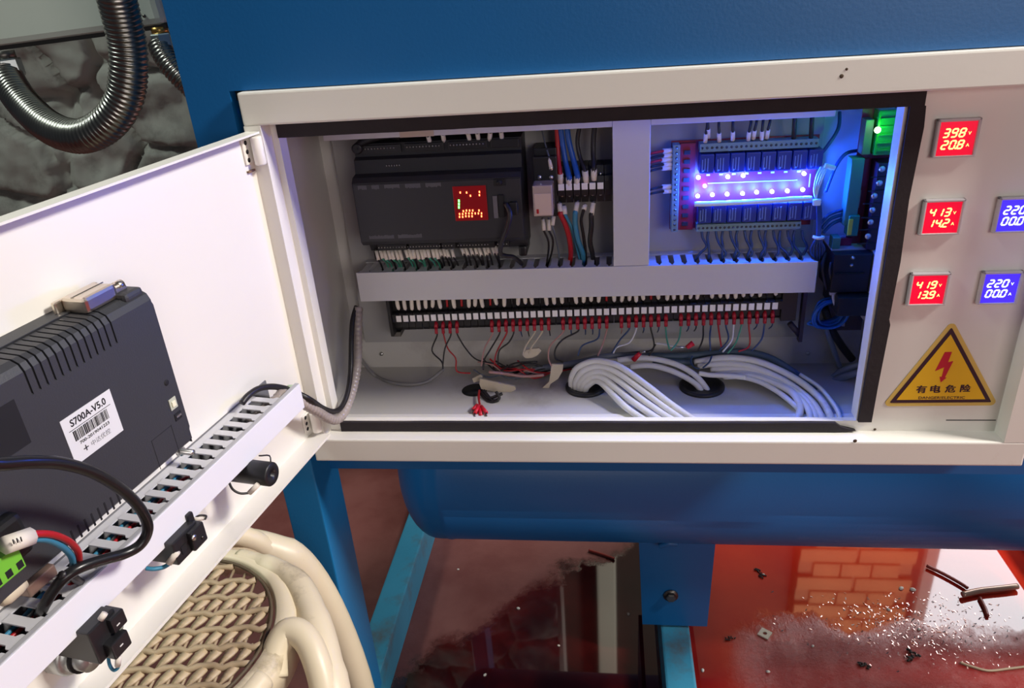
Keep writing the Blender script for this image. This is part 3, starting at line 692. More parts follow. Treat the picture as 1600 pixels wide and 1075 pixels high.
# lower wires with red lugs
B_, R__, G_, W_, T_, P_, E_ = BLKW, REDW, GRNW, WHITEC, DKB, PINKW, BEIGEW
low = [(668, [(676, 545), (700, 575), (722, 600), (738, 606)], B_), (676, [(675, 548), (690, 565), (692, 577)], B_), (690, [(700, 545), (712, 560), (714, 580), (735, 583)], R__), (700, [(695, 545), (692, 570)], B_),
       (718, [(728, 545), (745, 562), (772, 568)], B_), (766, [(757, 545), (752, 572)], PINKW), (776, [(765, 548), (757, 562), (755, 578)], B_), (788, [(776, 550), (772, 570)], R__), (800, [(795, 535), (780, 548), (778, 570)], B_),
       (830, [(822, 540), (817, 555)], E_), (848, [(832, 540), (826, 552)], E_), (873, [(860, 540), (857, 560), (862, 572)], P_), (908, [(880, 530), (868, 545), (868, 560), (880, 566)], B_), (935, [(933, 530), (910, 540), (903, 556)], T_),
       (942, [(941, 540), (934, 556)], P_), (960, [(952, 535), (945, 552)], P_), (980, [(968, 532), (956, 552)], T_), (990, [(984, 535), (965, 542), (958, 552)], W_), (1023, [(1022, 540), (1014, 556)], B_), (1036, [(1042, 530), (1046, 546)], G_),
       (1066, [(1060, 532), (1048, 548)], G_), (1103, [(1098, 530), (1091, 548)], B_), (1114, [(1109, 526), (1110, 548)], T_), (1128, [(1127, 542)], R__), (1140, [(1138, 530), (1124, 548)], T_), (1150, [(1143, 532), (1129, 550)], W_),
       (1158, [(1150, 535), (1137, 552)], G_), (1175, [(1171, 540), (1154, 549)], R__), (1191, [(1190, 530), (1174, 549)], T_), (1201, [(1196, 525), (1184, 541)], W_)]
skip = {14, 15, 16, 17, 18}
lugm = MB().tube([(0, .004, .005), (0, 0, 0)], .0021, 6, n=0).tube([(0, 0, 0), (0, -.001, -.006)], .0018, 6, n=0)
used = {}
cl = {B_.name: 'black', R__.name: 'red', G_.name: 'green', W_.name: 'white', T_.name: 'navy blue', P_.name: 'pink', E_.name: 'beige'}
for k in range(5, NT):
    if 9 <= k <= 12 or k in (22, 30, 38): continue
    x = TX0+(k+.5)*PITCH; z = tz(x)+.0035
    best = None
    up_ = 800+F_PX*0
    pr_x = (ROT.transposed() @ (Vector((x, .088, z))-CAM)); u_ = 800+F_PX*pr_x.x/pr_x.z; v_ = 537.5+F_PX*pr_x.y/pr_x.z
    for i, w_ in enumerate(low):
        if i not in used and abs(w_[0]-u_) < 6.5: best = i; break
    if best is None:
        t = thing('lugged_wire', 'red-lugged wire stub under the %s terminal from the left of the long strip' % ordn(k+1), 'wire', (x, .09, z-.01), 'short red-lugged stubs under the terminal strip')
        MB().tube([(x, .0925, z-.003), (x+.0005, .094, z-.010), (x, .104, z-.018)], .0007, 5, n=3).build('wire_core', random.choice([B_, P_, T_]), t)
    else:
        used[best] = 1; w_ = low[best]; c_ = cl[w_[2].name]
        t = thing('lugged_wire', '%s wire with red lug hanging from the %s terminal of the long strip' % (c_, ordn(k+1)), 'wire', (x, .09, z-.02), '%s lugged wires under the terminal strip' % c_)
        L_ = w_[1]; n_ = len(L_)
        MB().tube([(x, .0925, z-.003), (x, .0925, z-.009)]+[at(u, v, .0915-.012*(j+1)/n_) for j, (u, v) in enumerate(L_)], .00085, 6, n=5).build('wire_core', w_[2], t)
    MB().add([Vector(v)+Vector((x, .0925, z)) for v in lugm.v], lugm.f, True).build('red_lug', REDL, t)

# ---------------------------------------------------------------- touch panel on the door (door frame: s, off, z)
def dthing(name, label, cat, p, group=None): return thing(name, label, cat, DOOR @ Vector(p), group)
def dpath(L): return [DOOR @ atd(*p) for p in L]
T = .033
hmi = dthing('operator_panel', 'back of the charcoal operator panel mounted in the open door, with label and vent slots', 'control panel', (.27, .015, .108))
full = [(0, .1085), (T-.003, .1085), (T, .1115), (T, .2120), (T-.0018, .2160), (T-.0060, .2182), (.012, .2190), (.012, .2200), (0, .2200)]
slot = [(0, .1085), (T-.003, .1085), (T, .1115), (T, .1985), (T-.0018, .1995), (T-.0020, .2110), (T-.0035, .2140), (T-.0065, .2162), (.016, .2172), (.012, .2190), (.012, .2200), (0, .2200)]
slotb = [(0, .1085), (T-.005, .1085), (T-.0018, .1115), (T-.0018, .1170), (T, .1180), (T, .2120), (T-.0018, .2160), (T-.0060, .2182), (.012, .2190), (.012, .2200), (0, .2200)]
bothp = [(0, .1085), (T-.005, .1085), (T-.0018, .1115), (T-.0018, .1170), (T, .1180)]+slot[3:]
body = MB()
marks = [(.2135+k*.0050, 1) for k in range(13)]
edges = []; x = .1765+.0035
cur = .1795
segs = []
for c, _ in marks:
    segs.append((cur, c-.0006, full)); segs.append((c-.0006, c+.0006, slot)); cur = c+.0006
segs.append((cur, .400, full))
for a, b, pp in segs:
    # vent rows at the lower edge sit half a pitch apart further left
    body.prism(pp, 0, a, b)
hb = dbuild(body, 'housing', CHAR, hmi)
dbuild(MB().prism([(.1795, .1085), (.1795, .1165), (.1780, .1200), (.1780, .2080), (.1795, .2120)], 1, .004, T-.0006), 'side_cap', CHAR, hmi)
vd_ = MB()
for c, _ in marks: vd_.box(c-.00075, c+.00075, T-.0019, T-.0012+.0002, .1993, .2112)
for k in range(9): vd_.box(.2420+k*.0050, .2432+k*.0050, T-.0001, T+.00015, .1090, .1175)
for c, _ in marks: vd_.box(c-.00075, c+.00075, .016, T-.0066, .2160, .2176)
tag(dbuild(vd_, 'vent_slots', BLACKM, hmi), kind='stuff')
lb = dbuild(MB().box(.2290, .2655, T, T+.0003, .1490, .1770, bev=.0), 'label_sticker', mat('sticker_white', (.74, .75, .78), .4), hmi)
lb['label'] = 'white sticker with a code and a barcode'
INK = mat('ink', (.01, .01, .012), .6)
FT = frame((0, 0, 0), (-1, 0, 0), (0, 0, 1))
def dtext(t, s_, z, size, name, parent, m_=INK, spacing=1, wid=None, bold=0):
    q = text_mb(t, size, .00003, spacing, 0, bold)
    if wid:
        xs_ = [v.x for v in q.v]; f_ = wid/(max(xs_)-min(xs_)); q.v = [Vector((v.x*f_, v.y, v.z)) for v in q.v]
    q.xf(Matrix.Translation((s_, T+.0004, z)) @ FT)
    return dbuild(q, name, m_, parent)
dtext('S700A-V5.0', .2472, .1722, .0058, 'code_text', lb, wid=.026, bold=.022)
dbuild(MB().box(.2320, .2625, T+.0003, T+.00045, .1684, .1687), 'rule_line', INK, lb)
bar = MB(); x = .2355
while x < .2600:
    w_ = random.choice([.0003, .0003, .0005, .0008]); bar.box(x, x+w_, T+.0003, T+.00045, .1615, .1676); x += w_+random.choice([.0003, .0004, .0006])
tag(dbuild(bar, 'barcode', INK, lb), kind='stuff')
dtext('700-2019041223', .2475, .1592, .0026, 'serial_text', lb, wid=.022, bold=.015)
dtext('+', .2560, .1542, .0075, 'plus_mark', lb)
dtext('中达优控', .2450, .1542, .0036, 'maker_text', lb, mat('ink_grey', (.22, .22, .24), .6), wid=.0145)
dbuild(MB().box(.2840, .3120, T-.010, T+.0002, .1765, .2020), 'rear_recess', BLACKM, hmi)
dbuild(MB().lathe([(.0019, 0), (.0019, .0003), (.0013, .0004), (.0001, .0004)], 16, frame((.1868, T, .1578), (1, 0, 0), (0, 0, -1))), 'screw_hole', BLACKM, hmi)
ub = dbuild(MB().box(.1836, .1900, T, T+.0006, .1386, .1465, bev=.0003), 'square_socket', mat('socket_pale', (.50, .52, .42), .4), hmi)
dbuild(MB().box(.1853, .1885, T+.0006, T+.0014, .1405, .1445, bev=.0004), 'socket_tongue', mat('socket_cream', (.85, .82, .62), .4), ub)
ub = dbuild(MB().box(.1826, .1888, T, T+.0005, .1300, .1352, bev=.0003), 'small_socket', BLACKM, hmi)
dbuild(MB().box(.1836, .1878, T+.0005, T+.0011, .1322, .1336), 'socket_shell', STEEL, ub)
rc_ = MB()
for a, b in (((.1935, .1300), (.2120, .1300)), ((.2120, .1300), (.2120, .1090)), ((.1935, .1090), (.1935, .1300))):
    rc_.box(min(a[0], b[0])-.0002, max(a[0], b[0])+.0002, T, T+.0002, min(a[1], b[1])-.0002, max(a[1], b[1])+.0002)
dbuild(rc_, 'cover_outline', mat('seam_black', (.02, .02, .024), .6), hmi)
# ribs: slight step line along the top
dbuild(MB().box(.1800, .40, .0118, .0124, .2186, .2196), 'joint_line', BLACKM, hmi)
# corner shoulder at the upper right
dbuild(MB().box(.1810, .1960, .018, .031, .2150, .2215, bev=.0025), 'corner_shoulder', CHAR, hmi)
# serial plug on top
sp = dthing('serial_plug', 'silvery metal serial plug on the top edge of the operator panel', 'plug', (.205, .018, .219))
NI = mat('nickel', (.70, .62, .52), .28, metal=1)
dbuild(MB().box(.1945, .2190, .0085, .0255, .2190, .2285, bev=.0022), 'plug_shell', NI, sp)
dbuild(MB().box(.1905, .2235, .0055, .0085, .2195, .2270, bev=.0010), 'plug_flange', NI, sp)
dbuild(MB().box(.1945, .2190, .0165, .0170, .2283, .2288), 'shell_seam', STEELD, sp)
dbuild(MB().lathe([(.0024, 0), (.0024, .004), (.0030, .004), (.0030, .009), (.0015, .0098)], 14, frame((.1945, .0205, .2240), (0, 1, 0), (0, 0, 1)) @ Matrix.Rotation(PI, 4, 'Y')), 'thumb_screw', NI, sp)
dbuild(MB().box(.1845, .1945, .010, .0235, .2190, .2240, bev=.0015), 'plug_body', mat('violet_grey', (.10, .09, .14), .45), sp)

# duct on the door
dd = dthing('door_duct', 'slotted light grey wiring duct with white cover running along the open door', 'wiring duct', (.23, .016, .0585))
W_D = .0335; ZB, ZT = .0590, .0822
dbuild(MB().box(.0505, .46, W_D-.0014, W_D, ZB, ZT-.0006, bev=.0004), 'cover', DUCTW, dd)
dbuild(MB().box(.0505, .46, W_D-.0042, W_D-.0006, ZT-.0012, ZT, bev=.0004), 'cover_edge', mat('duct_edge', (.42, .42, .44), .45), dd)
dbuild(MB().box(.0505, .46, 0, .0012, ZB, ZT).box(.0505, .46, 0, W_D-.001, ZB, ZB+.0012), 'duct_channel', mat('duct_inner_shade', (.16, .16, .17), .6), dd)  # channel coloured dark to stand in for shade inside the duct
dbuild(MB().box(.0760, .46, .0, .0075, ZT-.0016, ZT-.0006), 'slot_band', DUCT, dd)
P_D = .01247
fmd = MB().prism([(x_, y_) for x_, y_ in finger_poly(P_D, .0064, .0022, .0070, W_D-.0038)], 2, -.0005, .0005).mesh('finger', DUCT)
fb = MB().prism(finger_poly(P_D, .0064, .0022, .0070, W_D-.0038), 2, -.0005, .0005)
RZ = Matrix(((DD.x, DN.x, 0, 0), (DD.y, DN.y, 0, 0), (0, 0, 1, 0), (0, 0, 0, 1)))
fmesh = fb.xf(RZ).mesh('finger', DUCT)
for k in range(31):
    s_ = .0795+k*P_D
    o = bpy.data.objects.new('finger', fmesh); COL.objects.link(o); place(o, DOOR @ Vector((s_, 0, ZT-.0011)), dd)
# wires glimpsed inside the door duct
for j, (c, lab, z0, o0) in enumerate(((REDW, 'red wire running inside the door duct, seen through the slots', .076, .016), (TEALW, 'teal wire running inside the door duct, seen through the slots', .077, .011), (BLKW, 'black wire running inside the door duct, seen through the slots', .075, .022), (BLUEW, 'blue wire lowest inside the door duct', .070, .018))):
    tag(MB().tube([DOOR @ Vector((.165+i*.025, o0+random.uniform(-.003, .003), z0+random.uniform(-.0015, .0015))) for i in range(12)], .0013, 6, n=3).build('duct_wire', c), lab, 'wire', None)

# spiral sleeve and cable from the door duct into the cabinet
SP = mat('pinkish_spiral_wrap', (.34, .29, .27), .30, var=.2, vscale=60)
spp = [DOOR @ Vector(q) for q in ((.100, .016, .071), (.085, .018, .0735), (.068, .020, .0745), (.054, .020, .072))]+[at(492, 641, -.045), at(510, 652, -.028), at(525, 656, -.014), at(537, 645, .000), at(548, 618, .022), at(556, 585, .045), at(559, 550, .062), at(559, 510, .075), at(560, 480, .086)]
t = thing('spiral_wrap', 'pinkish grey spiral-wrapped wire bundle bending from the door duct into the cabinet', 'cable', at(525, 656, -.014))
MB().tube(spp, .0048, 12, ridge=(.0048, .12)).build('wrap', SP, t)
bk = dpath([(378, 630, .014), (388, 618, .015), (405, 607, .016), (425, 604, .017), (445, 607, .018), (460, 612, .018)])+[at(484, 624, -.055), at(505, 638, -.030), at(522, 643, -.012), at(535, 634, .003), at(544, 610, .022), at(548, 575, .045), at(549, 530, .062), at(551, 500, .074), at(557, 479, .086)]
tag(MB().tube(bk, .0026, 8).build('black_cable', BLKW), 'black cable following the spiral wrap from the door into the cabinet', 'cable')
wh = dpath([(476, 627, .012), (482, 633, .010)]); 
MB().tube([DOOR @ Vector((.047, .020, .072)), DOOR @ Vector((.043, .020, .070))], .0050, 12, n=0).build('wrap_end_tape', mat('pale_green_tape', (.50, .62, .45), .5), t)

# thick black cable loop in front of the operator panel
lp = dpath([(-110, 745, .034), (-100, 738, .060), (-60, 724, .074), (0, 725, .075), (45, 722, .075), (95, 724, .073), (145, 738, .070), (190, 765, .066), (220, 796, .062), (231, 825, .058), (220, 850, .054), (195, 865, .050), (160, 875, .047), (125, 887, .044), (100, 903, .040), (82, 925, .034), (68, 948, .028), (62, 962, .020)])
tag(MB().tube(lp, .0031, 12, n=8).build('black_cable', mat('glossy_black_cable', (.010, .010, .011), .3)), 'thick black cable looping in front of the operator panel into the door duct', 'cable')
tag(MB().tube(dpath([(96, 898, .041), (112, 900, .038), (120, 906, .034), (130, 912, .026)]), .0022, 8).build('black_cable', BLKW), 'short black cable stub branching into the door duct below the loop', 'cable')
gp = dthing('green_plug', 'bright green screw plug with three holes below the operator panel', 'plug', atd(15, 880, .055))
GP = mat('plug_green', (.16, .48, .04), .45)
c0 = atd(12, 882, .050)
dbuild(MB().box(c0.x-.0065, c0.x+.0200, .038, .052, c0.z-.0065, c0.z+.0065, bev=.0006), 'plug_block', GP, gp)
for k in range(3):
    dbuild(MB().box(c0.x-.0055+k*.0062, c0.x-.0022+k*.0062, .0518, .0522, c0.z-.0052, c0.z-.0012), 'wire_hole', BLACKM, gp)
bx = dbuild(MB().box(c0.x-.022, c0.x+.03, .0000, .040, c0.z-.011, c0.z+.013, bev=.003).xf(Matrix()), 'power_socket', BLACK, hmi)
for nm, m_, L_, lb_ in (('red_wire', REDW, [(38, 838, .056), (60, 834, .056), (85, 836, .054), (108, 846, .050), (122, 862, .044), (124, 880, .038)], 'red wire arching from the green plug into the door duct'),
                  ('teal_wire', TEALW, [(38, 846, .054), (60, 842, .054), (80, 845, .052), (100, 856, .048), (112, 870, .042), (114, 884, .036)], 'teal wire arching below the red one from the green plug into the door duct')):
    tag(MB().tube(dpath(L_), .0018, 8).build(nm, m_), lb_, 'wire')
ms = dthing('wire_marker', 'cream wire marker tube with handwritten marks beside the green plug', 'label', atd(25, 850, .055))
a_, b_ = dpath([(8, 852, .055), (48, 838, .055)])
MB().tube([a_, b_], .0046, 8, n=0).build('marker_tube', SLEEVE, ms)
mk = MB()
for k in range(3):
    q0, q1 = dpath([(20+k*6, 843-k*2, .0605), (22+k*6, 850-k*2, .0605)]); mk.tube([q0, q1], .0003, 4, n=0)
tag(mk.build('ink_marks', INK, ms), kind='stuff')
bs = dthing('steel_bracket', 'small brownish steel clamp between operator panel and door duct at lower left', 'bracket', atd(50, 910, .02))
q = atd(62, 905, .018)
dbuild(MB().box(q.x-.0095, q.x+.0095, .010, .020, q.z-.0045, q.z+.0030, bev=.001), 'clamp_plate', mat('brown_steel', (.35, .24, .19), .4, metal=.6), bs)
cp = atd(22, 925, .03)
dbuild(MB().lathe([(.004, -.007), (.0048, -.003), (.0048, .004), (.0035, .007)], 14, frame((cp.x, .028, cp.z), (0, 1, 0), (0, 0, 1))), 'cream_cap', BEIGEW, bs)
for (u, v) in ((283, 705), (75, 905)):
    q = atd(u, v, .012)
    t = dthing('clamp_screw', 'small bright clamp screw at the lower edge of the operator panel, %s' % ('near its right corner' if u > 200 else 'near the green plug'), 'screw', q)
    dbuild(MB().lathe([(.0035, 0), (.0035, .003), (.0022, .0038), (.0022, .012)], 12, frame((q.x, .010, q.z), (1, 0, 0), (0, 0, -1))), 'knob', STEEL, t)

# ---------------------------------------------------------------- switch bodies on the door under the duct
bz = dthing('buzzer', 'black cylindrical buzzer body on the open door near the hinge', 'buzzer', (.118, 0, .035))
c1 = atd(424, 741, .050); AX = lambda p: frame(p, (1, 0, 0), (0, 0, -1))
dbuild(MB().lathe([(.0125, 0), (.0125, .004), (.0080, .005), (.0080, .014), (.0092, .015), (.0092, .049), (.0084, .050), (.0024, .0498), (.0022, .0475), (.0001, .0475)], 28, AX((c1.x, .001, c1.z))), 'buzzer_body', BLACK, bz)
tag(MB().tube(dpath([(405, 712, .040), (408, 712, .042), (421, 712, .044), (423, 722, .046)]), .0006, 6, n=3).build('thin_wire', BLKW), 'thin black wire bent above the black buzzer', 'wire')
t = thing('sleeved_wire', 'thin black wire loop with white sleeve below the black buzzer', 'wire', DOOR @ atd(385, 772, .03))
MB().tube(dpath([(358, 754, .028), (364, 765, .030), (376, 771, .034), (390, 770, .038)]), .0009, 6).build('wire_core', BLKW, t)
MB().tube(dpath([(390, 770, .038), (403, 757, .045)]), .0021, 8, n=0).build('number_sleeve', SLEEVE, t)

def contact_block(label, cu, cv, off, two=False):
    c = atd(cu, cv, off)
    t = dthing('switch_block', label, 'switch', (c.x, 0, c.z))
    return t, c
# middle block
t, c = contact_block('black switch contact block on the open door between the buzzer and the lowest switch', 300, 842, .040)
dbuild(MB().box(c.x-.0075, c.x+.0165, .010, .040, c.z-.0085, c.z+.0090, bev=.0010), 'contact_body', BLACK, t)
dbuild(MB().box(c.x-.0100, c.x+.0035, .034, .0435, c.z-.0075, c.z+.0075, bev=.0012), 'contact_cap', BLACK, t)
dbuild(MB().box(c.x-.0115, c.x-.0060, .012, .036, c.z-.001, c.z+.0135, bev=.0012), 'contact_side', BLACK, t)
dbuild(MB().lathe([(.0022, 0), (.0022, .0012), (.0001, .0015)], 10, AX((c.x+.0020, .0435, c.z+.0035))), 'terminal_screw', STEEL, t)
dbuild(MB().lathe([(.0016, 0), (.0001, .0006)], 10, AX((c.x-.0055, .0435, c.z-.0025))), 'terminal_screw', STEELD, t)
dbuild(MB().box(c.x+.0060, c.x+.0110, .0400, .0404, c.z-.004, c.z+.002), 'dark_slot', BLACKM, t)
dbuild(MB().lathe([(.0105, 0), (.0105, .005), (.0080, .006), (.0080, .013)], 20, AX((c.x+.001, .0005, c.z))), 'mounting_nut', STEEL, t)
t2 = thing('sleeved_wire', 'blue wire with white sleeve curling under the middle black switch block', 'wire', DOOR @ atd(255, 885, .03))
MB().tube(dpath([(228, 888, .022), (240, 889, .026), (256, 886, .030), (268, 878, .034)]), .0014, 8).build('wire_core', TEALW, t2)
MB().tube(dpath([(264, 880, .034), (277, 862, .040)]), .0022, 8, n=0).build('number_sleeve', SLEEVE, t2)
t2 = thing('sleeved_wire', 'short white sleeve and black wire above the middle black switch block', 'wire', DOOR @ atd(312, 808, .03))
MB().tube(dpath([(304, 812, .034), (318, 809, .036)]), .0018, 8, n=0).build('number_sleeve', SLEEVE, t2)
MB().tube(dpath([(306, 808, .034), (313, 805, .036), (322, 806, .038), (320, 812, .038)]), .0007, 6).build('wire_core', BLKW, t2)
# lowest block
t, c = contact_block('black double switch contact block with round metal collar, lowest on the open door', 175, 988, .042)
dbuild(MB().box(c.x-.0065, c.x+.0135, .008, .042, c.z-.0115, c.z+.0125, bev=.0010), 'contact_body', BLACK, t)
q1 = atd(186, 972, .045); q2 = atd(190, 1004, .047)
dbuild(MB().box(q1.x-.0052, q1.x+.0050, .030, .0455, q1.z-.0045, q1.z+.0060, bev=.0010), 'contact_cap', BLACK, t)
dbuild(MB().box(q2.x-.0055, q2.x+.0075, .028, .0480, q2.z-.0060, q2.z+.0050, bev=.0010), 'contact_cap', BLACK, t)
for q, o_ in ((q1, .0455), (q2, .048)):
    dbuild(MB().box(q.x+.0002, q.x+.0026, o_, o_+.0003, q.z-.0006, q.z+.0001), 'white_mark', WHITE, t)
dbuild(MB().lathe([(.0018, 0), (.0016, .0022), (.0001, .0024)], 10, AX(((q1.x+q2.x)/2-.003, .042, (q1.z+q2.z)/2))), 'terminal_screw', mat('pale_green_screw', (.45, .52, .42), .4, metal=.5), t)
cc = atd(118, 1020, .012)
dbuild(MB().lathe([(.0135, 0), (.0135, .010), (.0120, .012), (.0105, .012), (.0105, .016), (.0090, .018), (.0090, .024), (.0001, .025)], 28, AX((cc.x, .0005, cc.z))), 'metal_collar', mat('grey_collar', (.50, .52, .50), .4, metal=.6), t)
dbuild(MB().lathe([(.0108, 0), (.0108, .002)], 28, AX((cc.x, .0165, cc.z))), 'collar_ring', BLACKM, t)
t2 = thing('sleeved_wire', 'teal wire with white sleeve hooked under the lowest black switch block', 'wire', DOOR @ atd(178, 1045, .03))
MB().tube(dpath([(169, 1024, .040), (171, 1038, .040), (177, 1047, .040), (184, 1044, .042), (185, 1036, .044)]), .0010, 8).build('wire_core', TEALW, t2)
MB().tube(dpath([(184, 1040, .044), (185, 1026, .046)]), .0017, 8, n=0).build('number_sleeve', SLEEVE, t2)
t2 = thing('sleeved_wire', 'stubby white sleeve on the top corner of the lowest black switch block', 'wire', DOOR @ atd(160, 963, .03))
MB().tube(dpath([(157, 968, .041), (164, 958, .043)]), .0019, 8, n=0).build('number_sleeve', SLEEVE, t2)

# ---------------------------------------------------------------- plastic stool
SCX, SCY, SZ = -.081, -.226, -.050
CREAMP = mat('aged_cream_plastic', (.74, .64, .46), .40, var=.08, vscale=14, dirt=(.20, .14, .07), dscale=16, dlo=.60, dhi=.80, bump=.08, bscale=150)
stool = thing('plastic_stool', 'cream plastic stool with woven-pattern round seat below the open door', 'stool', (SCX, SCY, FZ))
def sq(r, a, p):        # rounded square of half width r
    c, s_ = abs(math.cos(a)), abs(math.sin(a)); return r/((c**p+s_**p)**(1/p))
SA = math.radians(38)
def ringpt(r, a, z, p): rr = sq(r, a-SA, p); return (SCX+rr*math.cos(a), SCY+rr*math.sin(a), z)
NA = 96
prof = [(.0880, SZ-.006), (.0895, SZ-.001), (.0910, SZ+.001), (.100, SZ-.0005), (.1045, SZ-.004), (.1055, SZ-.010), (.1050, SZ-.030)]
MB().lathe([(r_, z_-SZ) for r_, z_ in prof]+[(.1020, -.030), (.1015, -.010), (.0880, -.008)], 72, Matrix.Translation((SCX, SCY, SZ)))
sh = MB(); pp = prof+[(.1020, SZ-.030), (.1015, SZ-.010), (.0880, SZ-.006)]
for r_, z_ in pp:
    for k in range(NA): sh.v.append(Vector((SCX+r_*math.cos(2*PI*k/NA), SCY+r_*math.sin(2*PI*k/NA), z_)))
for i_ in range(len(pp)-1):
    for k in range(NA): sh.f.append([i_*NA+k, i_*NA+(k+1) % NA, (i_+1)*NA+(k+1) % NA, (i_+1)*NA+k]); sh.sm.append(True); sh.mi.append(0)
sh.build('seat_ring', CREAMP, stool)
def pol(r_, a_, z_): return (SCX+r_*math.cos(math.radians(a_)), SCY+r_*math.sin(math.radians(a_)), z_)
for q in range(4):
    o_ = q*90; LG = -22
    A = [(.098, 76, SZ-.008), (.1005, 60, SZ-.008), (.1090, 38, SZ-.009), (.1200, 12, SZ-.014), (.1420, -8, SZ-.034), (.160, -18, SZ-.075), (.178, -22, SZ-.20), (.194, -22, FZ+.002)]
    RA = [.009, .011, .012, .013, .0145, .016, .016, .015]
    B = [(.0985, -8, SZ-.018), (.0960, 0, SZ-.006), (.1040, 6, SZ+.002), (.1180, 3, SZ-.001), (.1310, -4, SZ-.014), (.1420, -11, SZ-.038), (.154, -17, SZ-.085)]
    MB().tube([pol(r_, a_+o_, z_) for r_, a_, z_ in A], RA, 14, n=6).build('leg', CREAMP, stool)
    MB().tube([pol(r_, a_+o_, z_) for r_, a_, z_ in B], .0100, 14, n=6).build('grip_arch', CREAMP, stool)
ring_ = MB().tube([(SCX+.0865*math.cos(2*PI*k/48), SCY+.0865*math.sin(2*PI*k/48), SZ-.001) for k in range(49)], .0014, 6, n=0, caps=False).build('seat_groove', mat('groove_brown', (.10, .07, .04), .7), stool)
LAT = mat('woven_tan_plastic', (.50, .38, .24), .5, dirt=(.24, .16, .09), dscale=30, dlo=.5, dhi=.7)
RIBM = mat('woven_tan_rib', (.40, .30, .19), .55)
lm = MB()
n_ = 7; L_ = .0225
for side in (0, 1):
    pass
tw = []; fsx = []
for i in range(n_):
    t_ = i/(n_-1); w_ = .0038*math.sin(PI*(.12+.76*t_)); z_ = .0012*math.sin(PI*t_)
    for j, s_ in enumerate((-1, 1)):
        tw.append((s_*w_-.0006*s_, (t_-.5)*L_, z_+s_*.0012*math.cos(PI*t_))); 
        tw.append((s_*w_-.0006*s_, (t_-.5)*L_, z_-.002+s_*.0012*math.cos(PI*t_)))
for i in range(n_-1):
    a = i*4; b = a+4
    fsx += [(a, a+2, b+2, b), (a+1, b+1, b+3, a+3), (a, b, b+1, a+1), (a+2, a+3, b+3, b+2)]
fsx += [(0, 1, 3, 2), ((n_-1)*4, (n_-1)*4+2, (n_-1)*4+3, (n_-1)*4+1)]
SLA = math.radians(-22)
slm = MB().add(tw, fsx, True).xf(Matrix.Rotation(SLA, 4, 'Z')).mesh('lattice_slat', LAT)
RD = .0845; cnt = 0
rowp, colp = .0170, .0112
for j in range(-6, 7):
    for i in range(-9, 10):
        lx = i*colp+(j % 2)*colp/2; ly = j*rowp
        if lx*lx+ly*ly > (RD-.009)**2: continue
        ca, sa = math.cos(.12), math.sin(.12)
        o = bpy.data.objects.new('lattice_slat', slm); COL.objects.link(o)
        place(o, Vector((SCX+lx*ca-ly*sa, SCY+lx*sa+ly*ca, SZ-.0035)), stool); cnt += 1
ribs = MB()
for j in range(-9, 9):
    ly = (j+.5)*rowp; 
    if abs(ly) > RD: continue
    h = math.sqrt(RD*RD-ly*ly); n2 = max(4, int(h/.006))
    pts = [Vector((-h+2*h*k/(2*n2), ly+.0016*math.sin(k*PI*.5), SZ-.0032+.0008*math.cos(k*PI))) for k in range(2*n2+1)]
    ribs.tube([Vector((SCX+p.x*math.cos(.12)-p.y*math.sin(.12), SCY+p.x*math.sin(.12)+p.y*math.cos(.12), p.z)) for p in pts], .0026, 6, n=0)
for i in range(-14, 15):
    lx = (i+.5)*colp*.5*1.0
    if i % 2 or abs(lx) > RD: continue
    h = math.sqrt(RD*RD-lx*lx)
    ribs.tube([Vector((SCX+x_*math.cos(.12+.0)-y_*math.sin(.12), SCY+x_*math.sin(.12)+y_*math.cos(.12), SZ-.0050)) for x_, y_ in ((lx, -h), (lx, h))], .0012, 5, n=0)
tag(ribs.build('lattice_ribs', RIBM, stool), kind='stuff')

# ---------------------------------------------------------------- meters on the right panel
BEZ = mat('meter_bezel', (.50, .48, .50), .35)
SEG = {'0': 'abcdef', '1': 'bc', '2': 'abged', '3': 'abgcd', '4': 'fgbc', '5': 'afgcd', '6': 'afgedc', '7': 'abc', '8': 'abcdefg', '9': 'abcdfg', ' ': ''}
def digits(txt, x0, z0, w_, h_, gap, y, shear=.22, th=.0011, extras=None):
    mb = MB(); x = x0
    def bar(xa, za, xb, zb):
        t = th/2; d = Vector((xb-xa, 0, zb-za)); L_ = d.length; d.normalize(); nrm = Vector((-d.z, 0, d.x))*t
        a = Vector((xa, 0, za)); b = Vector((xb, 0, zb))
        P = [a, a+d*t+nrm, b-d*t+nrm, b, b-d*t-nrm, a+d*t-nrm]
        mb.prism([(p.x+(p.z-z0)*shear, p.z) for p in P], 1, y-.0002, y)
    for ch in txt:
        if ch == '.':
            mb.prism([(x-gap*.6, z0-.0004), (x-gap*.6+.0011, z0-.0004), (x-gap*.6+.0011, z0+.0007), (x-gap*.6, z0+.0007)], 1, y-.0002, y); continue
        A = dict(a=(x, z0+h_, x+w_, z0+h_), b=(x+w_, z0+h_/2, x+w_, z0+h_), c=(x+w_, z0, x+w_, z0+h_/2), d=(x, z0, x+w_, z0), e=(x, z0, x, z0+h_/2), f=(x, z0+h_/2, x, z0+h_), g=(x, z0+h_/2, x+w_, z0+h_/2))
        for s_ in SEG[ch]: bar(*A[s_])
        x += w_+gap
    return mb, x
LITY = mat('digit_yellow', (1, .8, .3), .4, emit=(1, .80, .22), es=1.7)
LITB = mat('digit_white_blue', (.8, .95, 1), .4, emit=(.80, .95, 1), es=1.8)
SCRR = mat('backlit_red', (.5, .002, .02), .25, emit=(1, .004, .045), es=.66)
SCRB = mat('backlit_blue', (.04, .03, .6), .25, emit=(.07, .03, 1), es=.85)
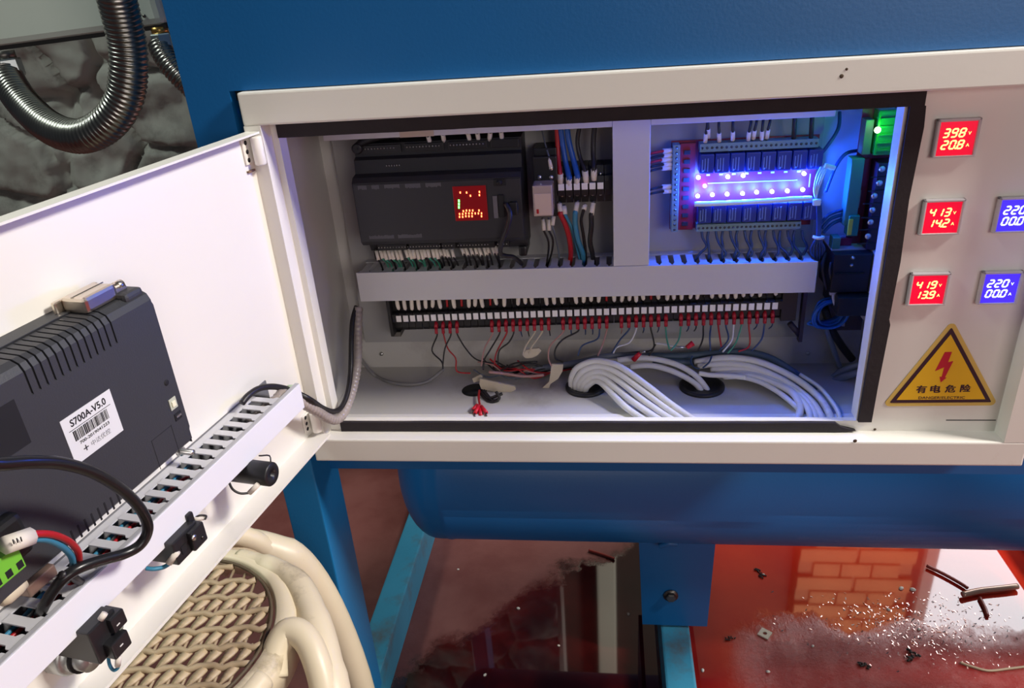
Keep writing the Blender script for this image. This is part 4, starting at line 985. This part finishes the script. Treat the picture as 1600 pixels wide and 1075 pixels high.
def meter(xl, zt, t1, t2, u1, u2, red, label):
    W_, H_ = .0300, .0280; x1_ = xl+W_; zb_ = zt-H_
    t = thing('panel_meter', label, 'meter', ((xl+x1_)/2, -.003, zb_), 'small digital panel meters')
    f_ = MB().box(xl, x1_, -.0045, -.0001, zt-.0022, zt, bev=.0008).box(xl, x1_, -.0045, -.0001, zb_, zb_+.0012, bev=.0005).box(xl, xl+.0022, -.0045, -.0001, zb_, zt, bev=.0008).box(x1_-.0022, x1_, -.0045, -.0001, zb_, zt, bev=.0008)
    f_.build('bezel', BEZ, t)
    scr = MB().box(xl+.0020, x1_-.0020, -.0032, -.0001, zb_+.0010, zt-.0020).build('lit_screen', SCRR if red else SCRB, t)
    m_ = LITY if red else LITB
    for row_, (tx, z_, un) in enumerate(((t1, zb_+.0148, u1), (t2, zb_+.0062, u2))):
        mb, xe = digits(tx, xl+.0052, z_, .0034, .0058, .0021, -.0033)
        mb.build('digits', m_, scr)
        q = text_mb(un, .0034, .00008); q.xf(Matrix.Translation((xe+.0018, -.0034, z_+.0022)) @ frame((0, 0, 0), (1, 0, 0), (0, 0, 1)))
        q.build('unit_letter', m_, scr)
    c_ = ((xl+x1_)/2, -.012, (zt+zb_)/2)
    plight(c_, (1, .03, .08) if red else (.15, .1, 1), .0035 if red else .005, .012, 'screen_glow')
meter(.4995, .2600, '398', '20.8', 'V', 'A', True, 'red lit panel meter reading 398 V and 20.8 A, topmost on the right panel')
meter(.4997, .2000, '413', '14.2', 'V', 'A', True, 'red lit panel meter reading 413 V and 14.2 A, middle of the right panel')
meter(.4995, .1402, '419', '13.9', 'V', 'A', True, 'red lit panel meter reading 419 V and 13.9 A, lowest of the red ones')
meter(.5532, .2000, '220', '00.0', 'V', 'A', False, 'blue lit panel meter at the right edge, upper one')
meter(.5532, .1402, '220', '00.0', 'V', 'A', False, 'blue lit panel meter at the right edge, lower one')

# ---------------------------------------------------------------- warning sticker
def rtri(A, B, C, r, n=5):
    P = [Vector(A), Vector(B), Vector(C)]; out = []
    for i in range(3):
        p = P[i]; a = (P[i-1]-p).normalized(); b = (P[(i+1) % 3]-p).normalized()
        h = math.acos(max(-1, min(1, a.dot(b))))/2; d = r/math.tan(h); c = p+(a+b).normalized()*(r/math.sin(h))
        s0 = p+a*d-c; s1 = p+b*d-c
        for k in range(n+1):
            v = s0.lerp(s1, k/n).normalized()*r; out.append(tuple(c+v))
    return out
wsn = thing('warning_sign', 'yellow and black triangular electric shock warning sticker on the right panel', 'warning sign', (.5425, 0, .0145))
YEL = mat('sign_yellow', (.86, .50, .02), .4, var=.05, vscale=60); YELP = mat('sign_border_yellow', (.72, .50, .12), .4)
A_, B_2, C_ = (.5378, .0965), (.4962, .0140), (.5905, .0165)
A_, B_2, C_ = (.5392, .0975), (.4955, .0152), (.5902, .0158)
MB().prism(rtri(A_, B_2, C_, .0035), 1, -.0005, -.0001).build('sticker_base', YELP, wsn)
def shrink(A, B, C, d):
    P = [Vector(A), Vector(B), Vector(C)]; out = []
    for i in range(3):
        p = P[i]; a = (P[i-1]-p).normalized(); b = (P[(i+1) % 3]-p).normalized(); h = math.acos(a.dot(b))/2
        out.append(tuple(p+(a+b).normalized()*(d/math.sin(h))))
    return out
o1 = shrink(A_, B_2, C_, .0034); o2 = shrink(A_, B_2, C_, .0066)
blk = MB().prism(rtri(*o1, .0008), 1, -.0008, -.0005).build('black_border', mat('sign_black', (.035, .008, .022), .5), wsn)
MB().prism(o2, 1, -.0011, -.0008).build('yellow_field', YEL, wsn)
def P2(u, v): q = at(u, v, -.001); return (q.x, q.z)
bolt = [(1478, 550), (1487, 549), (1481, 567), (1489, 564), (1482, 588), (1486, 588), (1470, 598), (1468, 590), (1472, 590), (1475, 576), (1461, 580)]
def boltpx(x, y): return P2(1370+x/6.324, 495+y/6.324)
bp = [boltpx(*q) for q in ((672, 348), (742, 345), (703, 448), (755, 436), (672, 598), (688, 600), (630, 648), (620, 590), (640, 592), (666, 497), (575, 535))]
MB().prism(bp, 1, -.0013, -.0011).build('red_lightning_arrow', mat('sign_red', (.55, .01, .03), .45), wsn)
def txt_at(t, cx, cz, size, wid, y, name, m_, parent, shear=0, hgt=None):
    q = text_mb(t, size, .00006, 1, shear, .018 if name == 'chinese_character' else .008)
    xs_ = [v.x for v in q.v]; ys_ = [v.y for v in q.v]; fx = wid/(max(xs_)-min(xs_)); fy = (hgt/(max(ys_)-min(ys_))) if hgt else 1
    mx_ = (max(xs_)+min(xs_))/2; my_ = (max(ys_)+min(ys_))/2
    q.v = [Vector(((v.x-mx_)*fx, (v.y-my_)*fy, v.z)) for v in q.v]
    q.xf(onface(cx, y, cz)); return q.build(name, m_, parent)
p0 = P2(1473, 608); SB = MATS['sign_black']
cn = list('有电危险')
for i, ch in enumerate(cn):
    c2 = P2(1370+(438, 578, 725, 875)[i]/6.324, 495+(715, 712, 710, 705)[i]/6.324)
    txt_at(ch, c2[0], c2[1], .0095, .0082, -.0012, 'chinese_character', SB, wsn, hgt=.0075)
    txt_at(ch, c2[0]+.0003, c2[1], .0095, .0082, -.00121, 'chinese_character', SB, wsn, hgt=.0075)
c2 = P2(1370+640/6.324, 495+798/6.324)
txt_at('DANGER!ELECTRIC', c2[0], c2[1], .0035, .0375, -.0012, 'english_text', SB, wsn, hgt=.0026)
for (u, v, rr) in ((1336, 689, .0014), (1367, 671, .0010), (1315, 119, .0012), (1323, 108, .0008)):
    q = at(u, v, -.0002 if v > 670 and u > 1360 else -.0181)
    d_ = MB().lathe([(rr*1.3, 0), (rr, .0002), (.0001, .0002)], 7, frame(q, (1, 0, .3), (-.3, 0, 1)))
    d_.build('paint_chip', mat('chip_dark', (.08, .05, .03), .8), cab)

# ---------------------------------------------------------------- white cables on the cabinet floor
def cable(label, pts, r, m_, group=None, nm='white_cable', cat='cable'):
    return tag(MB().tube(path(pts), r, 10, n=7).build(nm, m_), label, cat, group)
G1 = 'white cables from the left grommet'
cable('white cable, uppermost of the bunch arching out of the left grommet', [(893, 606, .082), (893, 590, .080), (903, 574, .076), (930, 564, .072), (965, 571, .060), (1008, 600, .044), (1048, 631, .030), (1084, 656, .017)], .0031, WHITEC, G1)
cable('white cable second from the top of the left grommet bunch', [(899, 608, .080), (900, 595, .078), (912, 579, .073), (938, 572, .068), (968, 584, .056), (1005, 611, .041), (1040, 637, .028), (1068, 657, .016)], .0031, WHITEC, G1)
cable('white cable third from the top of the left grommet bunch', [(905, 610, .078), (906, 598, .076), (920, 584, .071), (942, 581, .065), (968, 596, .053), (998, 620, .038), (1030, 643, .025), (1052, 657, .015)], .0031, WHITEC, G1)
cable('white cable fourth from the top of the left grommet bunch', [(909, 612, .077), (910, 602, .075), (924, 589, .070), (942, 590, .063), (964, 608, .050), (990, 629, .035), (1018, 648, .023), (1034, 658, .015)], .0033, WHITEC, G1)
cable('lowest printed white cable of the left grommet bunch', [(914, 613, .076), (917, 604, .073), (930, 595, .068), (942, 600, .060), (958, 617, .047), (976, 635, .032), (998, 651, .020), (1010, 658, .014)], .0033, WHITEC, G1)
cable('upper of two white cables dropping into the right grommet', [(965, 563, .095), (1000, 559, .095), (1035, 563, .093), (1065, 573, .090), (1088, 588, .086), (1103, 606, .080), (1106, 614, .076)], .0030, WHITEC, 'white cables into the right grommet')
cable('lower of two white cables dropping into the right grommet', [(985, 573, .093), (1015, 571, .092), (1045, 578, .089), (1070, 589, .086), (1088, 601, .081), (1096, 612, .077)], .0030, WHITEC, 'white cables into the right grommet')
G2 = 'white cables sweeping to the right front'
R_pts = [
 ('top dirty white cable of the big bunch sweeping right', [(1085, 566, .105), (1130, 559, .100), (1175, 563, .092), (1215, 577, .080), (1255, 600, .062), (1285, 628, .042), (1300, 657, .018)], .0034),
 ('second white cable of the big bunch sweeping right', [(1090, 572, .100), (1130, 568, .097), (1170, 572, .089), (1210, 587, .075), (1245, 608, .058), (1272, 632, .038), (1286, 657, .018)], .0032),
 ('third white cable of the big bunch sweeping right', [(1110, 578, .096), (1150, 576, .092), (1190, 583, .082), (1225, 600, .066), (1255, 620, .048), (1270, 640, .032), (1276, 658, .018)], .0031),
 ('fourth white cable of the big bunch sweeping right', [(1118, 585, .092), (1160, 583, .087), (1200, 592, .074), (1232, 608, .058), (1254, 628, .040), (1264, 644, .028), (1267, 658, .018)], .0031),
 ('inner white cable with tight bend in the right bunch', [(1130, 588, .088), (1175, 588, .080), (1212, 600, .066), (1238, 614, .050), (1249, 632, .036), (1249, 648, .024), (1244, 657, .018)], .0034),
 ('cream cable along the lower left of the right bunch', [(1150, 587, .082), (1185, 596, .072), (1215, 612, .056), (1238, 630, .040), (1250, 642, .030)], .0026),
 ('bluish white outermost thin cable of the right bunch', [(1250, 585, .075), (1280, 605, .058), (1300, 628, .040), (1310, 645, .026), (1312, 657, .018)], .0020)]
for lb_, pt, r in R_pts: cable(lb_, pt, r, WHITEC, G2)
cable('bright wrapped white cable crossing above the right grommet', [(1092, 583, .088), (1110, 586, .086), (1135, 587, .083), (1165, 590, .078)], .0026, WHITE)
for lb_, pt, r, m_ in (('thick blue-grey cable running behind the white cables', [(1010, 556, .112), (1060, 556, .112), (1120, 552, .112), (1165, 550, .110), (1205, 560, .102), (1245, 585, .085), (1275, 610, .070)], .0036, mat('blue_grey_cable', (.07, .11, .17), .45)),
                       ('blue-grey cable just below the thick one behind the white cables', [(1020, 562, .108), (1070, 566, .108), (1115, 563, .108)], .0036, MATS['blue_grey_cable']),
                       ('grey cable lying in the tangle between the left grommet and the cream flags', [(805, 590, .105), (840, 577, .104), (875, 571, .102), (905, 566, .100), (950, 556, .104), (1010, 556, .112)], .0034, GREYW),
                       ('dark cable at the very back of the tangle', [(770, 572, .112), (820, 582, .112), (870, 578, .112), (930, 560, .112), (1000, 552, .114)], .0026, BLKW),
                       ('long white wire lying across the tangle beside the small cable hole', [(764, 581, .080), (790, 584, .086), (820, 588, .09), (850, 586, .094)], .0016, PINKW),
                       ('upper blue-grey cable curving away at the right rear corner', [(1300, 592, .105), (1312, 582, .105), (1330, 574, .10), (1350, 568, .095)], .0036, mat('slate_cable', (.22, .26, .32), .4)),
                       ('lower blue-grey cable curving away at the right rear corner', [(1296, 600, .098), (1310, 592, .098), (1330, 585, .092), (1350, 580, .088)], .0036, MATS['slate_cable']),
                       ('grey cable rising diagonally to the blue coil', [(1312, 574, .118), (1302, 545, .118), (1293, 520, .115), (1288, 500, .110)], .0028, MATS['slate_cable']),
                       ('dark cable rising diagonally behind the slotted rail', [(1332, 562, .118), (1315, 540, .118), (1300, 515, .115), (1288, 480, .110)], .0038, BLKW),
                       ('thin dark loop of wire in front of the blue-grey cable', [(1082, 556, .104), (1079, 565, .10), (1085, 574, .095), (1093, 576, .095)], .0009, DKB),
                       ('thin dark wire crossing the white bunch near the right grommet', [(1112, 556, .100), (1108, 566, .094), (1098, 575, .092)], .0009, DKB)):
    cable(lb_, pt, r, m_, nm='cable')
random.seed(11)
for i in range(10):     # loose thin wires woven into the tangle
    u0 = random.uniform(735, 860); c_ = [BLKW, REDW, PINKW, GREYW][i % 4]
    nm_ = {BLKW: 'black', REDW: 'red', PINKW: 'pink', GREYW: 'grey'}[c_]
    pt = [(u0, random.uniform(560, 578), .105), (u0+22, random.uniform(568, 590), .10), (u0+50, random.uniform(566, 592), .10), (u0+85, random.uniform(562, 580), .104)]
    cable('loose thin %s wire in the tangle right of the small cable hole' % nm_, pt, .0009, c_, 'loose %s wires in the tangle' % nm_, nm='loose_wire', cat='wire')
def fz(u, v, z=-.0095): return atz(u, v, z)
tag(MB().tube([at(563, 560, .085), fz(585, 586), fz(610, 597), fz(640, 601), fz(668, 596), at(692, 578, .105)], .0020, 8).build('cable', mat('dull_grey_cable', (.24, .23, .23), .5)), 'thin grey cable curving along the cabinet floor at the left', 'cable')
# cream heat-shrink flags and red lugs lying about
FLG = mat('cream_flag', (.58, .50, .38), .55)
def flag(label, poly, y):
    P = [at(u, v, y) for u, v in poly]
    mb = MB(); n_ = len(P); off = Vector((0, .0022, 0)); mb.add([p for p in P]+[p+off for p in P], [list(range(n_)), list(range(n_, 2*n_))[::-1]]+[(i, (i+1) % n_, n_+(i+1) % n_, n_+i) for i in range(n_)])
    return tag(mb.build('wire_flag', FLG), label, 'cable label')
flag('cream tape flag tilted on the thin beige wires', [(817, 556), (822, 547), (832, 545), (842, 544), (846, 548), (840, 555), (832, 559), (822, 560)], .088)
flag('long cream tape flag hanging down between the tangle and the left grommet', [(862, 569), (880, 570), (879, 580), (872, 592), (860, 600), (856, 612), (851, 619), (843, 618), (841, 612), (850, 604), (858, 597)], .083)
flag('pale tape piece lying over the small cable hole', [(750, 592), (776, 598), (804, 604), (806, 609), (798, 613), (775, 612), (752, 608), (749, 600)], .074)
flag('small pale tape piece above the small cable hole', [(738, 592), (750, 586), (754, 588), (752, 594), (740, 598)], .082)
def looselug(label, a, b, c):
    t = thing('loose_lug', label, 'cable lug', at(*a))
    MB().tube(path([a, b]), [.0030, .0022], 8, n=0).build('red_sleeve', mat('bright_red_lug', (.65, .012, .03), .4), t)
    MB().tube(path([b, c]), .0011, 6, n=0).build('lug_stem', STEEL, t)
looselug('red lug with white wire end near the middle of the tangle', (990, 562, .088), (1000, 552, .086), (1008, 549, .084))
looselug('red lug on a white wire pointing right under the terminal strip', (1083, 536, .088), (1073, 543, .086), (1055, 542, .086))
cable('white wire leading to the red lug pointing right under the terminal strip', [(1056, 542, .088), (1042, 539, .09), (1025, 536, .093)], .0010, WHITEC, nm='loose_wire', cat='wire')
cable('black wire with bare end beside the red lug in the tangle', [(1006, 550, .086), (1018, 547, .09), (1024, 538, .094)], .0009, BLKW, nm='loose_wire', cat='wire')
cr = thing('red_lug_cluster', 'cluster of red lugs with short wires lying at the front below the small cable hole', 'cable lug', at(750, 645, .03))
for (a, b) in (((748, 634, .040), (742, 646, .028)), ((750, 636, .040), (751, 650, .026)), ((752, 635, .040), (760, 645, .028)), ((746, 633, .042), (739, 640, .034))):
    MB().tube(path([a, b]), .0020, 7, n=0).build('red_lug', MATS['bright_red_lug'], cr)
    MB().tube(path([b, (b[0], b[1]+5, b[2]-.004)]), .0009, 5, n=0).build('lug_tip', STEELD, cr)
MB().tube(path([(750, 634, .040), (748, 622, .055), (749, 610, .070)]), .0012, 6).build('lead_wire', REDW, cr)
for i, pt in enumerate(([(753, 612, .068), (762, 622, .060), (775, 619, .058), (785, 615, .060)], [(756, 610, .068), (770, 626, .056), (780, 622, .056), (775, 612, .060)], [(752, 616, .066), (765, 628, .054), (779, 625, .054)])):
    cable('%s dark curled wire scrap beside the small cable hole' % ('leftmost upper', 'longest', 'lowest')[i], pt, .0016, BLKW, 'curled dark wire scraps', nm='loose_wire', cat='wire')

# ---------------------------------------------------------------- devices at the right inner side
rp = thing('power_module', 'red board with green terminals, screws and bright green lamp, right inner side', 'power module', (.49, .10, .128))
MB().box(.4800, .5120, .1050, .1065, .1285, .2520).build('circuit_board', mat('dark_red_board', (.30, .008, .03), .4), rp)
MB().box(.4725, .4835, .0930, .1065, .1500, .2110, bev=.0008).build('green_terminal', mat('dull_green', (.06, .22, .17), .5), rp)
MB().box(.4800, .4870, .0930, .1050, .2140, .2440, bev=.0008).build('side_terminal', mat('olive_terminal', (.12, .15, .10), .5), rp)
MB().box(.4925, .5110, .0850, .1050, .1290, .2080, bev=.0010).build('barrier_block', mat('plum_black', (.03, .010, .022), .35), rp)
for k in range(6):
    q = at((1378, 1374, 1366, 1363, 1360, 1356)[k], (264, 286, 306, 328, 347, 369)[k], .0835)
    MB().lathe([(.0028, 0), (.0026, .0012), (.0001, .0016)], 10, frame(q, (1, 0, .5), (-.5, 0, 1))).build('terminal_screw', STEEL, rp)
    MB().box(q.x-.008, q.x+.008, .0835, .0850, q.z-.0075, q.z-.0068).build('barrier_rib', BLACK, rp)
MB().box(.4800, .4905, .1030, .1050, .1835, .2080).build('heat_plate', mat('crimson_plate', (.35, .008, .05), .4), rp)
pr2 = MB()
for k in range(5): pr2.box(.4770+k*.0022, .4780+k*.0022, .1020, .1030, .1640, .1800)
tag(pr2.build('board_print', mat('pinkish_print', (.55, .22, .32), .6), rp), kind='stuff')
gt = MB().box(.4760, .4850, .0900, .1020, .1410, .1600, bev=.0008).build('transformer', mat('green_block', (.02, .20, .13), .5), rp)
MB().box(.4752, .4792, .0885, .0900, .1425, .1575, bev=.0008).build('yellow_tape', mat('yellow_tape', (.55, .50, .04), .5), gt)
MB().box(.4640, .4710, .0900, .1020, .1290, .1400, bev=.0008).build('green_plug', MATS['dull_green'], rp)
MB().box(.4710, .4830, .0980, .1020, .1295, .1365).build('red_strip', MATS['crimson_plate'], rp)
gm = MB().box(.4885, .5055, .0880, .1040, .2140, .2520, bev=.0015)
mgreen = mat('green_lit_case', (.02, .30, .03), .12, trans=.2)
gm.build('clear_lamp_case', mgreen, rp)
for k in range(5): MB().box(.4900, .5045, .0860, .0880, .2180+k*.0066, .2195+k*.0066).build('case_rib', mgreen, rp)
q = at(1371, 203, .0840)
MB().lathe([(.0026, 0), (.0026, .001), (.0016, .0022), (.0001, .0024)], 14, frame(q, (1, 0, 0), (0, 0, 1))).build('green_lamp', mat('lamp_green', (.4, 1, .4), .3, emit=(.45, 1, .40), es=14), rp)
plight(q+Vector((0, -.006, .001)), (.03, 1, .05), .020, .003, 'green_glow')
kb = thing('contactor', 'black switching device under the red board at the right inner side', 'contactor', (.48, .09, .089))
MB().box(.4640, .4975, .0800, .1225, .0895, .1275, bev=.0012).build('housing', BLACK, kb)
for u, v in ((1333, 403), (1331, 415)):
    MB().lathe([(.0020, 0), (.0001, .0008)], 10, frame(at(u, v, .0798), (1, 0, 0), (0, 0, 1))).build('terminal_screw', STEEL, kb)
MB().box(.4660, .4920, .0780, .0800, .1080, .1095).build('front_rib', BLACKM, kb)
MB().box(.4700, .5040, .070, .1225, .0700, .0885, bev=.001).build('lower_housing', BLACK, kb)
tag(MB().box(.4985, .5000, .060, .130, .060, .129).box(.4640, .5000, .0900, .130, .1276, .1290).build('side_bracket', mat('bracket_grey', (.45, .43, .44), .45)), 'pale grey bent bracket beside the black contactor', 'bracket')
sr = thing('slotted_rail', 'dark slotted metal rail low at the right inner side', 'rail', (.485, .115, .035))
MB().box(.4760, .5100, .1180, .1200, .0330, .0700).build('rail_plate', mat('dark_rail', (.06, .04, .05), .4, metal=.5), sr)
for k in range(2): MB().box(.4905+k*0, .4935+k*0, .1170, .1180, .0375+k*.0185, .0480+k*.0185, bev=.0012).build('slot', mat('slot_light', (.45, .43, .48), .5), sr)
pst = thing('support_post', 'dark upright rail end below the right end of the duct', 'post', (.447, .10, .03))
MB().box(.4455, .4490, .098, .106, .0300, .0905).build('upright', mat('violet_black', (.03, .02, .05), .5), pst)
MB().tube([(.436, .100, .050), (.447, .102, .036)], .003, 8, n=0).build('foot', MATS['violet_black'], pst)
# coiled blue wires
coil = thing('blue_wire_coil', 'coil of bright blue wire hanging at the right inner side', 'wire coil', at(1297, 490, .09))
cc_ = at(1297, 489, .092); random.seed(5)
BRB = mat('bright_blue_wire', (.010, .12, .50), .35)
for k in range(9):
    rx = .0150+random.uniform(-.003, .0035); rz = .0115+random.uniform(-.0025, .003); ph = random.uniform(0, 6)
    pts = []
    for i in range(25):
        a = 2*PI*i/24+ph; x_ = rx*math.cos(a); z_ = rz*math.sin(a); c3, s3 = math.cos(.45), math.sin(.45)
        pts.append(cc_+Vector((x_*c3-z_*s3+.0006*math.sin(3*a), (k-4)*.0013+.001*math.sin(a+k), x_*s3+z_*c3)))
    MB().tube(pts, .0012, 6, n=0, caps=False).build('loop', BRB, coil)
MB().tube(path([(1270, 508, .09), (1262, 506, .09), (1268, 501, .09)]), .0012, 6).build('loose_end', BRB, coil)
ty = thing('cable_tie', 'white cable tie holding the blue wire coil', 'cable tie', at(1306, 455, .088))
MB().tube(path([(1317, 434, .088), (1315, 444, .086), (1308, 452, .085), (1302, 462, .084), (1306, 480, .083)]), .0015, 6).build('tie_strap', mat('tie_grey', (.60, .60, .68), .4), ty)
MB().box(-.004, .003, -.002, .002, -.003, .003, bev=.001).xf(Matrix.Translation(at(1303, 456, .085))).build('tie_head', MATS['tie_grey'], ty)
for i, pt in enumerate(([(1275, 250, .10), (1295, 225, .10), (1310, 200, .11), (1312, 175, .12)], [(1290, 300, .105), (1305, 262, .107), (1322, 240, .11), (1345, 235, .115)], [(1282, 350, .095), (1296, 335, .098), (1318, 328, .102), (1322, 330, .104)], [(1284, 357, .095), (1298, 342, .098), (1318, 335, .102), (1322, 336, .104)], [(1286, 364, .095), (1300, 350, .098), (1318, 342, .102), (1322, 342, .104)])):
    cable(('navy wire rising into the top right corner of the cabinet', 'navy wire from the harness to the olive side terminal', 'uppermost of three navy wires beside the yellow taped block', 'middle of three navy wires beside the yellow taped block', 'lowest of three navy wires beside the yellow taped block')[i], pt, .0016, DKB, 'navy wires to the right inner side', nm='navy_wire', cat='wire')
for i, pt in enumerate(([(1299, 410, .085), (1297, 425, .082), (1302, 445, .085)], [(1290, 395, .09), (1285, 420, .084), (1292, 452, .088)])):
    cable(('right' if i == 0 else 'left')+' black wire dropping beside the contactor to the blue coil', pt, .0016, BLKW, 'black wires beside the contactor', nm='black_wire', cat='wire')

# ---------------------------------------------------------------- bits on the floor
def fl_at(u, v, dz=0): return atz(u, v, FZ+dz)
random.seed(3)
PIPE = mat('reddish_rod', (.42, .20, .14), .25, metal=.6)
tag(MB().tube([fl_at(1504, 929, .006), fl_at(1530, 923, .006), fl_at(1566, 919, .006), fl_at(1590, 916, .006)], .0042, 10).build('metal_rod', mat('wet_tan_rod', (.55, .38, .30), .2, metal=.4)), 'short wet tan rod lying in the bright puddle at the right', 'rod')
tag(MB().tube([fl_at(1448, 884, .004), fl_at(1475, 897, .004), fl_at(1500, 911, .004), fl_at(1512, 919, .004)], .0026, 8).build('metal_rod', mat('red_rod', (.28, .04, .03), .3)), 'thin red rod pointing into the bright puddle', 'rod')
tag(MB().tube([fl_at(1531, 934, .003), fl_at(1539, 950, .003), fl_at(1543, 962, .003)], .0026, 8).build('metal_rod', MATS['red_rod']), 'short red stick below the wet tan rod', 'rod')
tag(MB().tube([fl_at(920, 860, .003), fl_at(940, 866, .003), fl_at(960, 873, .003)], .0022, 8).build('metal_rod', MATS['red_rod']), 'small reddish rod on the dark wet floor left of the blue bracket', 'rod')
nut = thing('square_washer', 'pale square washer lying on the red floor right of the blue foot', 'washer', fl_at(1195, 991))
c_ = fl_at(1195, 991); nn_ = MB(); ri, ro = .0030, .0075; ang0 = .35; vs_ = []
for r_, zz, k4 in ((ro, .0002, 0), (ro, .0022, 0), (ri, .0022, 1), (ri, .0002, 1)):
    for k in range(16):
        a = 2*PI*k/16; rr = r_/(max(abs(math.cos(a)), abs(math.sin(a)))) if not k4 else r_
        vs_.append(c_+Vector((rr*math.cos(a+ang0+.6), rr*math.sin(a+ang0+.6), zz)))
nn_.add(vs_, [(i*16+k, i*16+(k+1) % 16, ((i+1) % 4)*16+(k+1) % 16, ((i+1) % 4)*16+k) for i in range(4) for k in range(16)])
nn_.build('washer_ring', mat('pale_washer', (.72, .64, .50), .4), nut)
def clump(u, v, s_, label, m_):
    mb = MB(); c = fl_at(u, v)
    for _ in range(9):
        p = c+Vector((random.gauss(0, s_*.5), random.gauss(0, s_*.35), s_*.12)); q = p+Vector((random.gauss(0, s_*.4), random.gauss(0, s_*.3), abs(random.gauss(0, s_*.10))))
        mb.tube([p, (p+q)/2+Vector((0, 0, s_*.08)), q], s_*.13, 5, n=2)
    return tag(mb.build('debris_clump', m_), label, 'debris')
DEB = mat('dark_debris', (.02, .014, .012), .7)
clump(1425, 1024, .012, 'dark dirt clump on the red floor at the lower right', DEB)
clump(1188, 896, .008, 'black crumb on the red floor just under the tank', DEB)
clump(1140, 998, .007, 'dark crumb on the red floor right of the blue rail', DEB)
clump(1350, 1040, .010, 'dark scraps on the red floor left of the big dirt clump', DEB)
PB = mat('pale_chip', (.80, .74, .66), .45)
for (u, v, s_) in ((1408, 920, .0042), (1426, 922, .0045), (1193, 898, .0025), (716, 890, .0022), (810, 951, .0030), (873, 1009, .0022), (982, 960, .0028), (1200, 1050, .003), (1388, 953, .003), (1270, 1010, .0025), (1436, 984, .003), (1098, 1048, .003), (758, 1055, .0028)):
    c = fl_at(u, v)
    mb = MB().lathe([(s_*.9, 0), (s_, s_*.4), (s_*.5, s_*.8), (.0001, s_*.8)], 7, Matrix.Translation(c) @ Matrix.Rotation(u, 4, 'Z') @ Matrix.Scale(.7, 4, (0, 1, 0)))
    tag(mb.build('pale_chip', PB), 'tiny pale chip lying on the wet red floor', 'debris', 'pale chips on the red floor')
wr = [fl_at(1500, 1035, .002), fl_at(1520, 1042, .002), fl_at(1545, 1048, .002), fl_at(1575, 1045, .002), fl_at(1600, 1042, .002)]
tag(MB().tube(wr, .0016, 6).build('wire_scrap', mat('tan_scrap', (.38, .28, .18), .5)), 'thin tan wire scrap on the floor at the lower right corner', 'wire')
sw = MB()
random.seed(21)
for _ in range(600):       # glittering metal swarf in the scum
    u = random.gauss(1430, 80); v = random.gauss(975, 30)+(u-1430)*.12
    if not (1180 < u < 1600 and 925 < v < 1075): continue
    c = fl_at(u, v, .0006); a = random.uniform(0, PI); L_ = random.uniform(.0006, .0022)
    d_ = Vector((math.cos(a), math.sin(a), random.uniform(-.2, .5)))*L_; n2 = Vector((-math.sin(a), math.cos(a), .2))*L_*.35
    sw.add([c-d_-n2, c+d_-n2, c+d_+n2, c-d_+n2], [(0, 1, 2, 3)])
tag(sw.build('metal_swarf', mat('swarf', (.75, .50, .45), .3, metal=1)), 'glittering fine metal swarf scattered over the wet red floor at the right', 'swarf', kind='stuff')
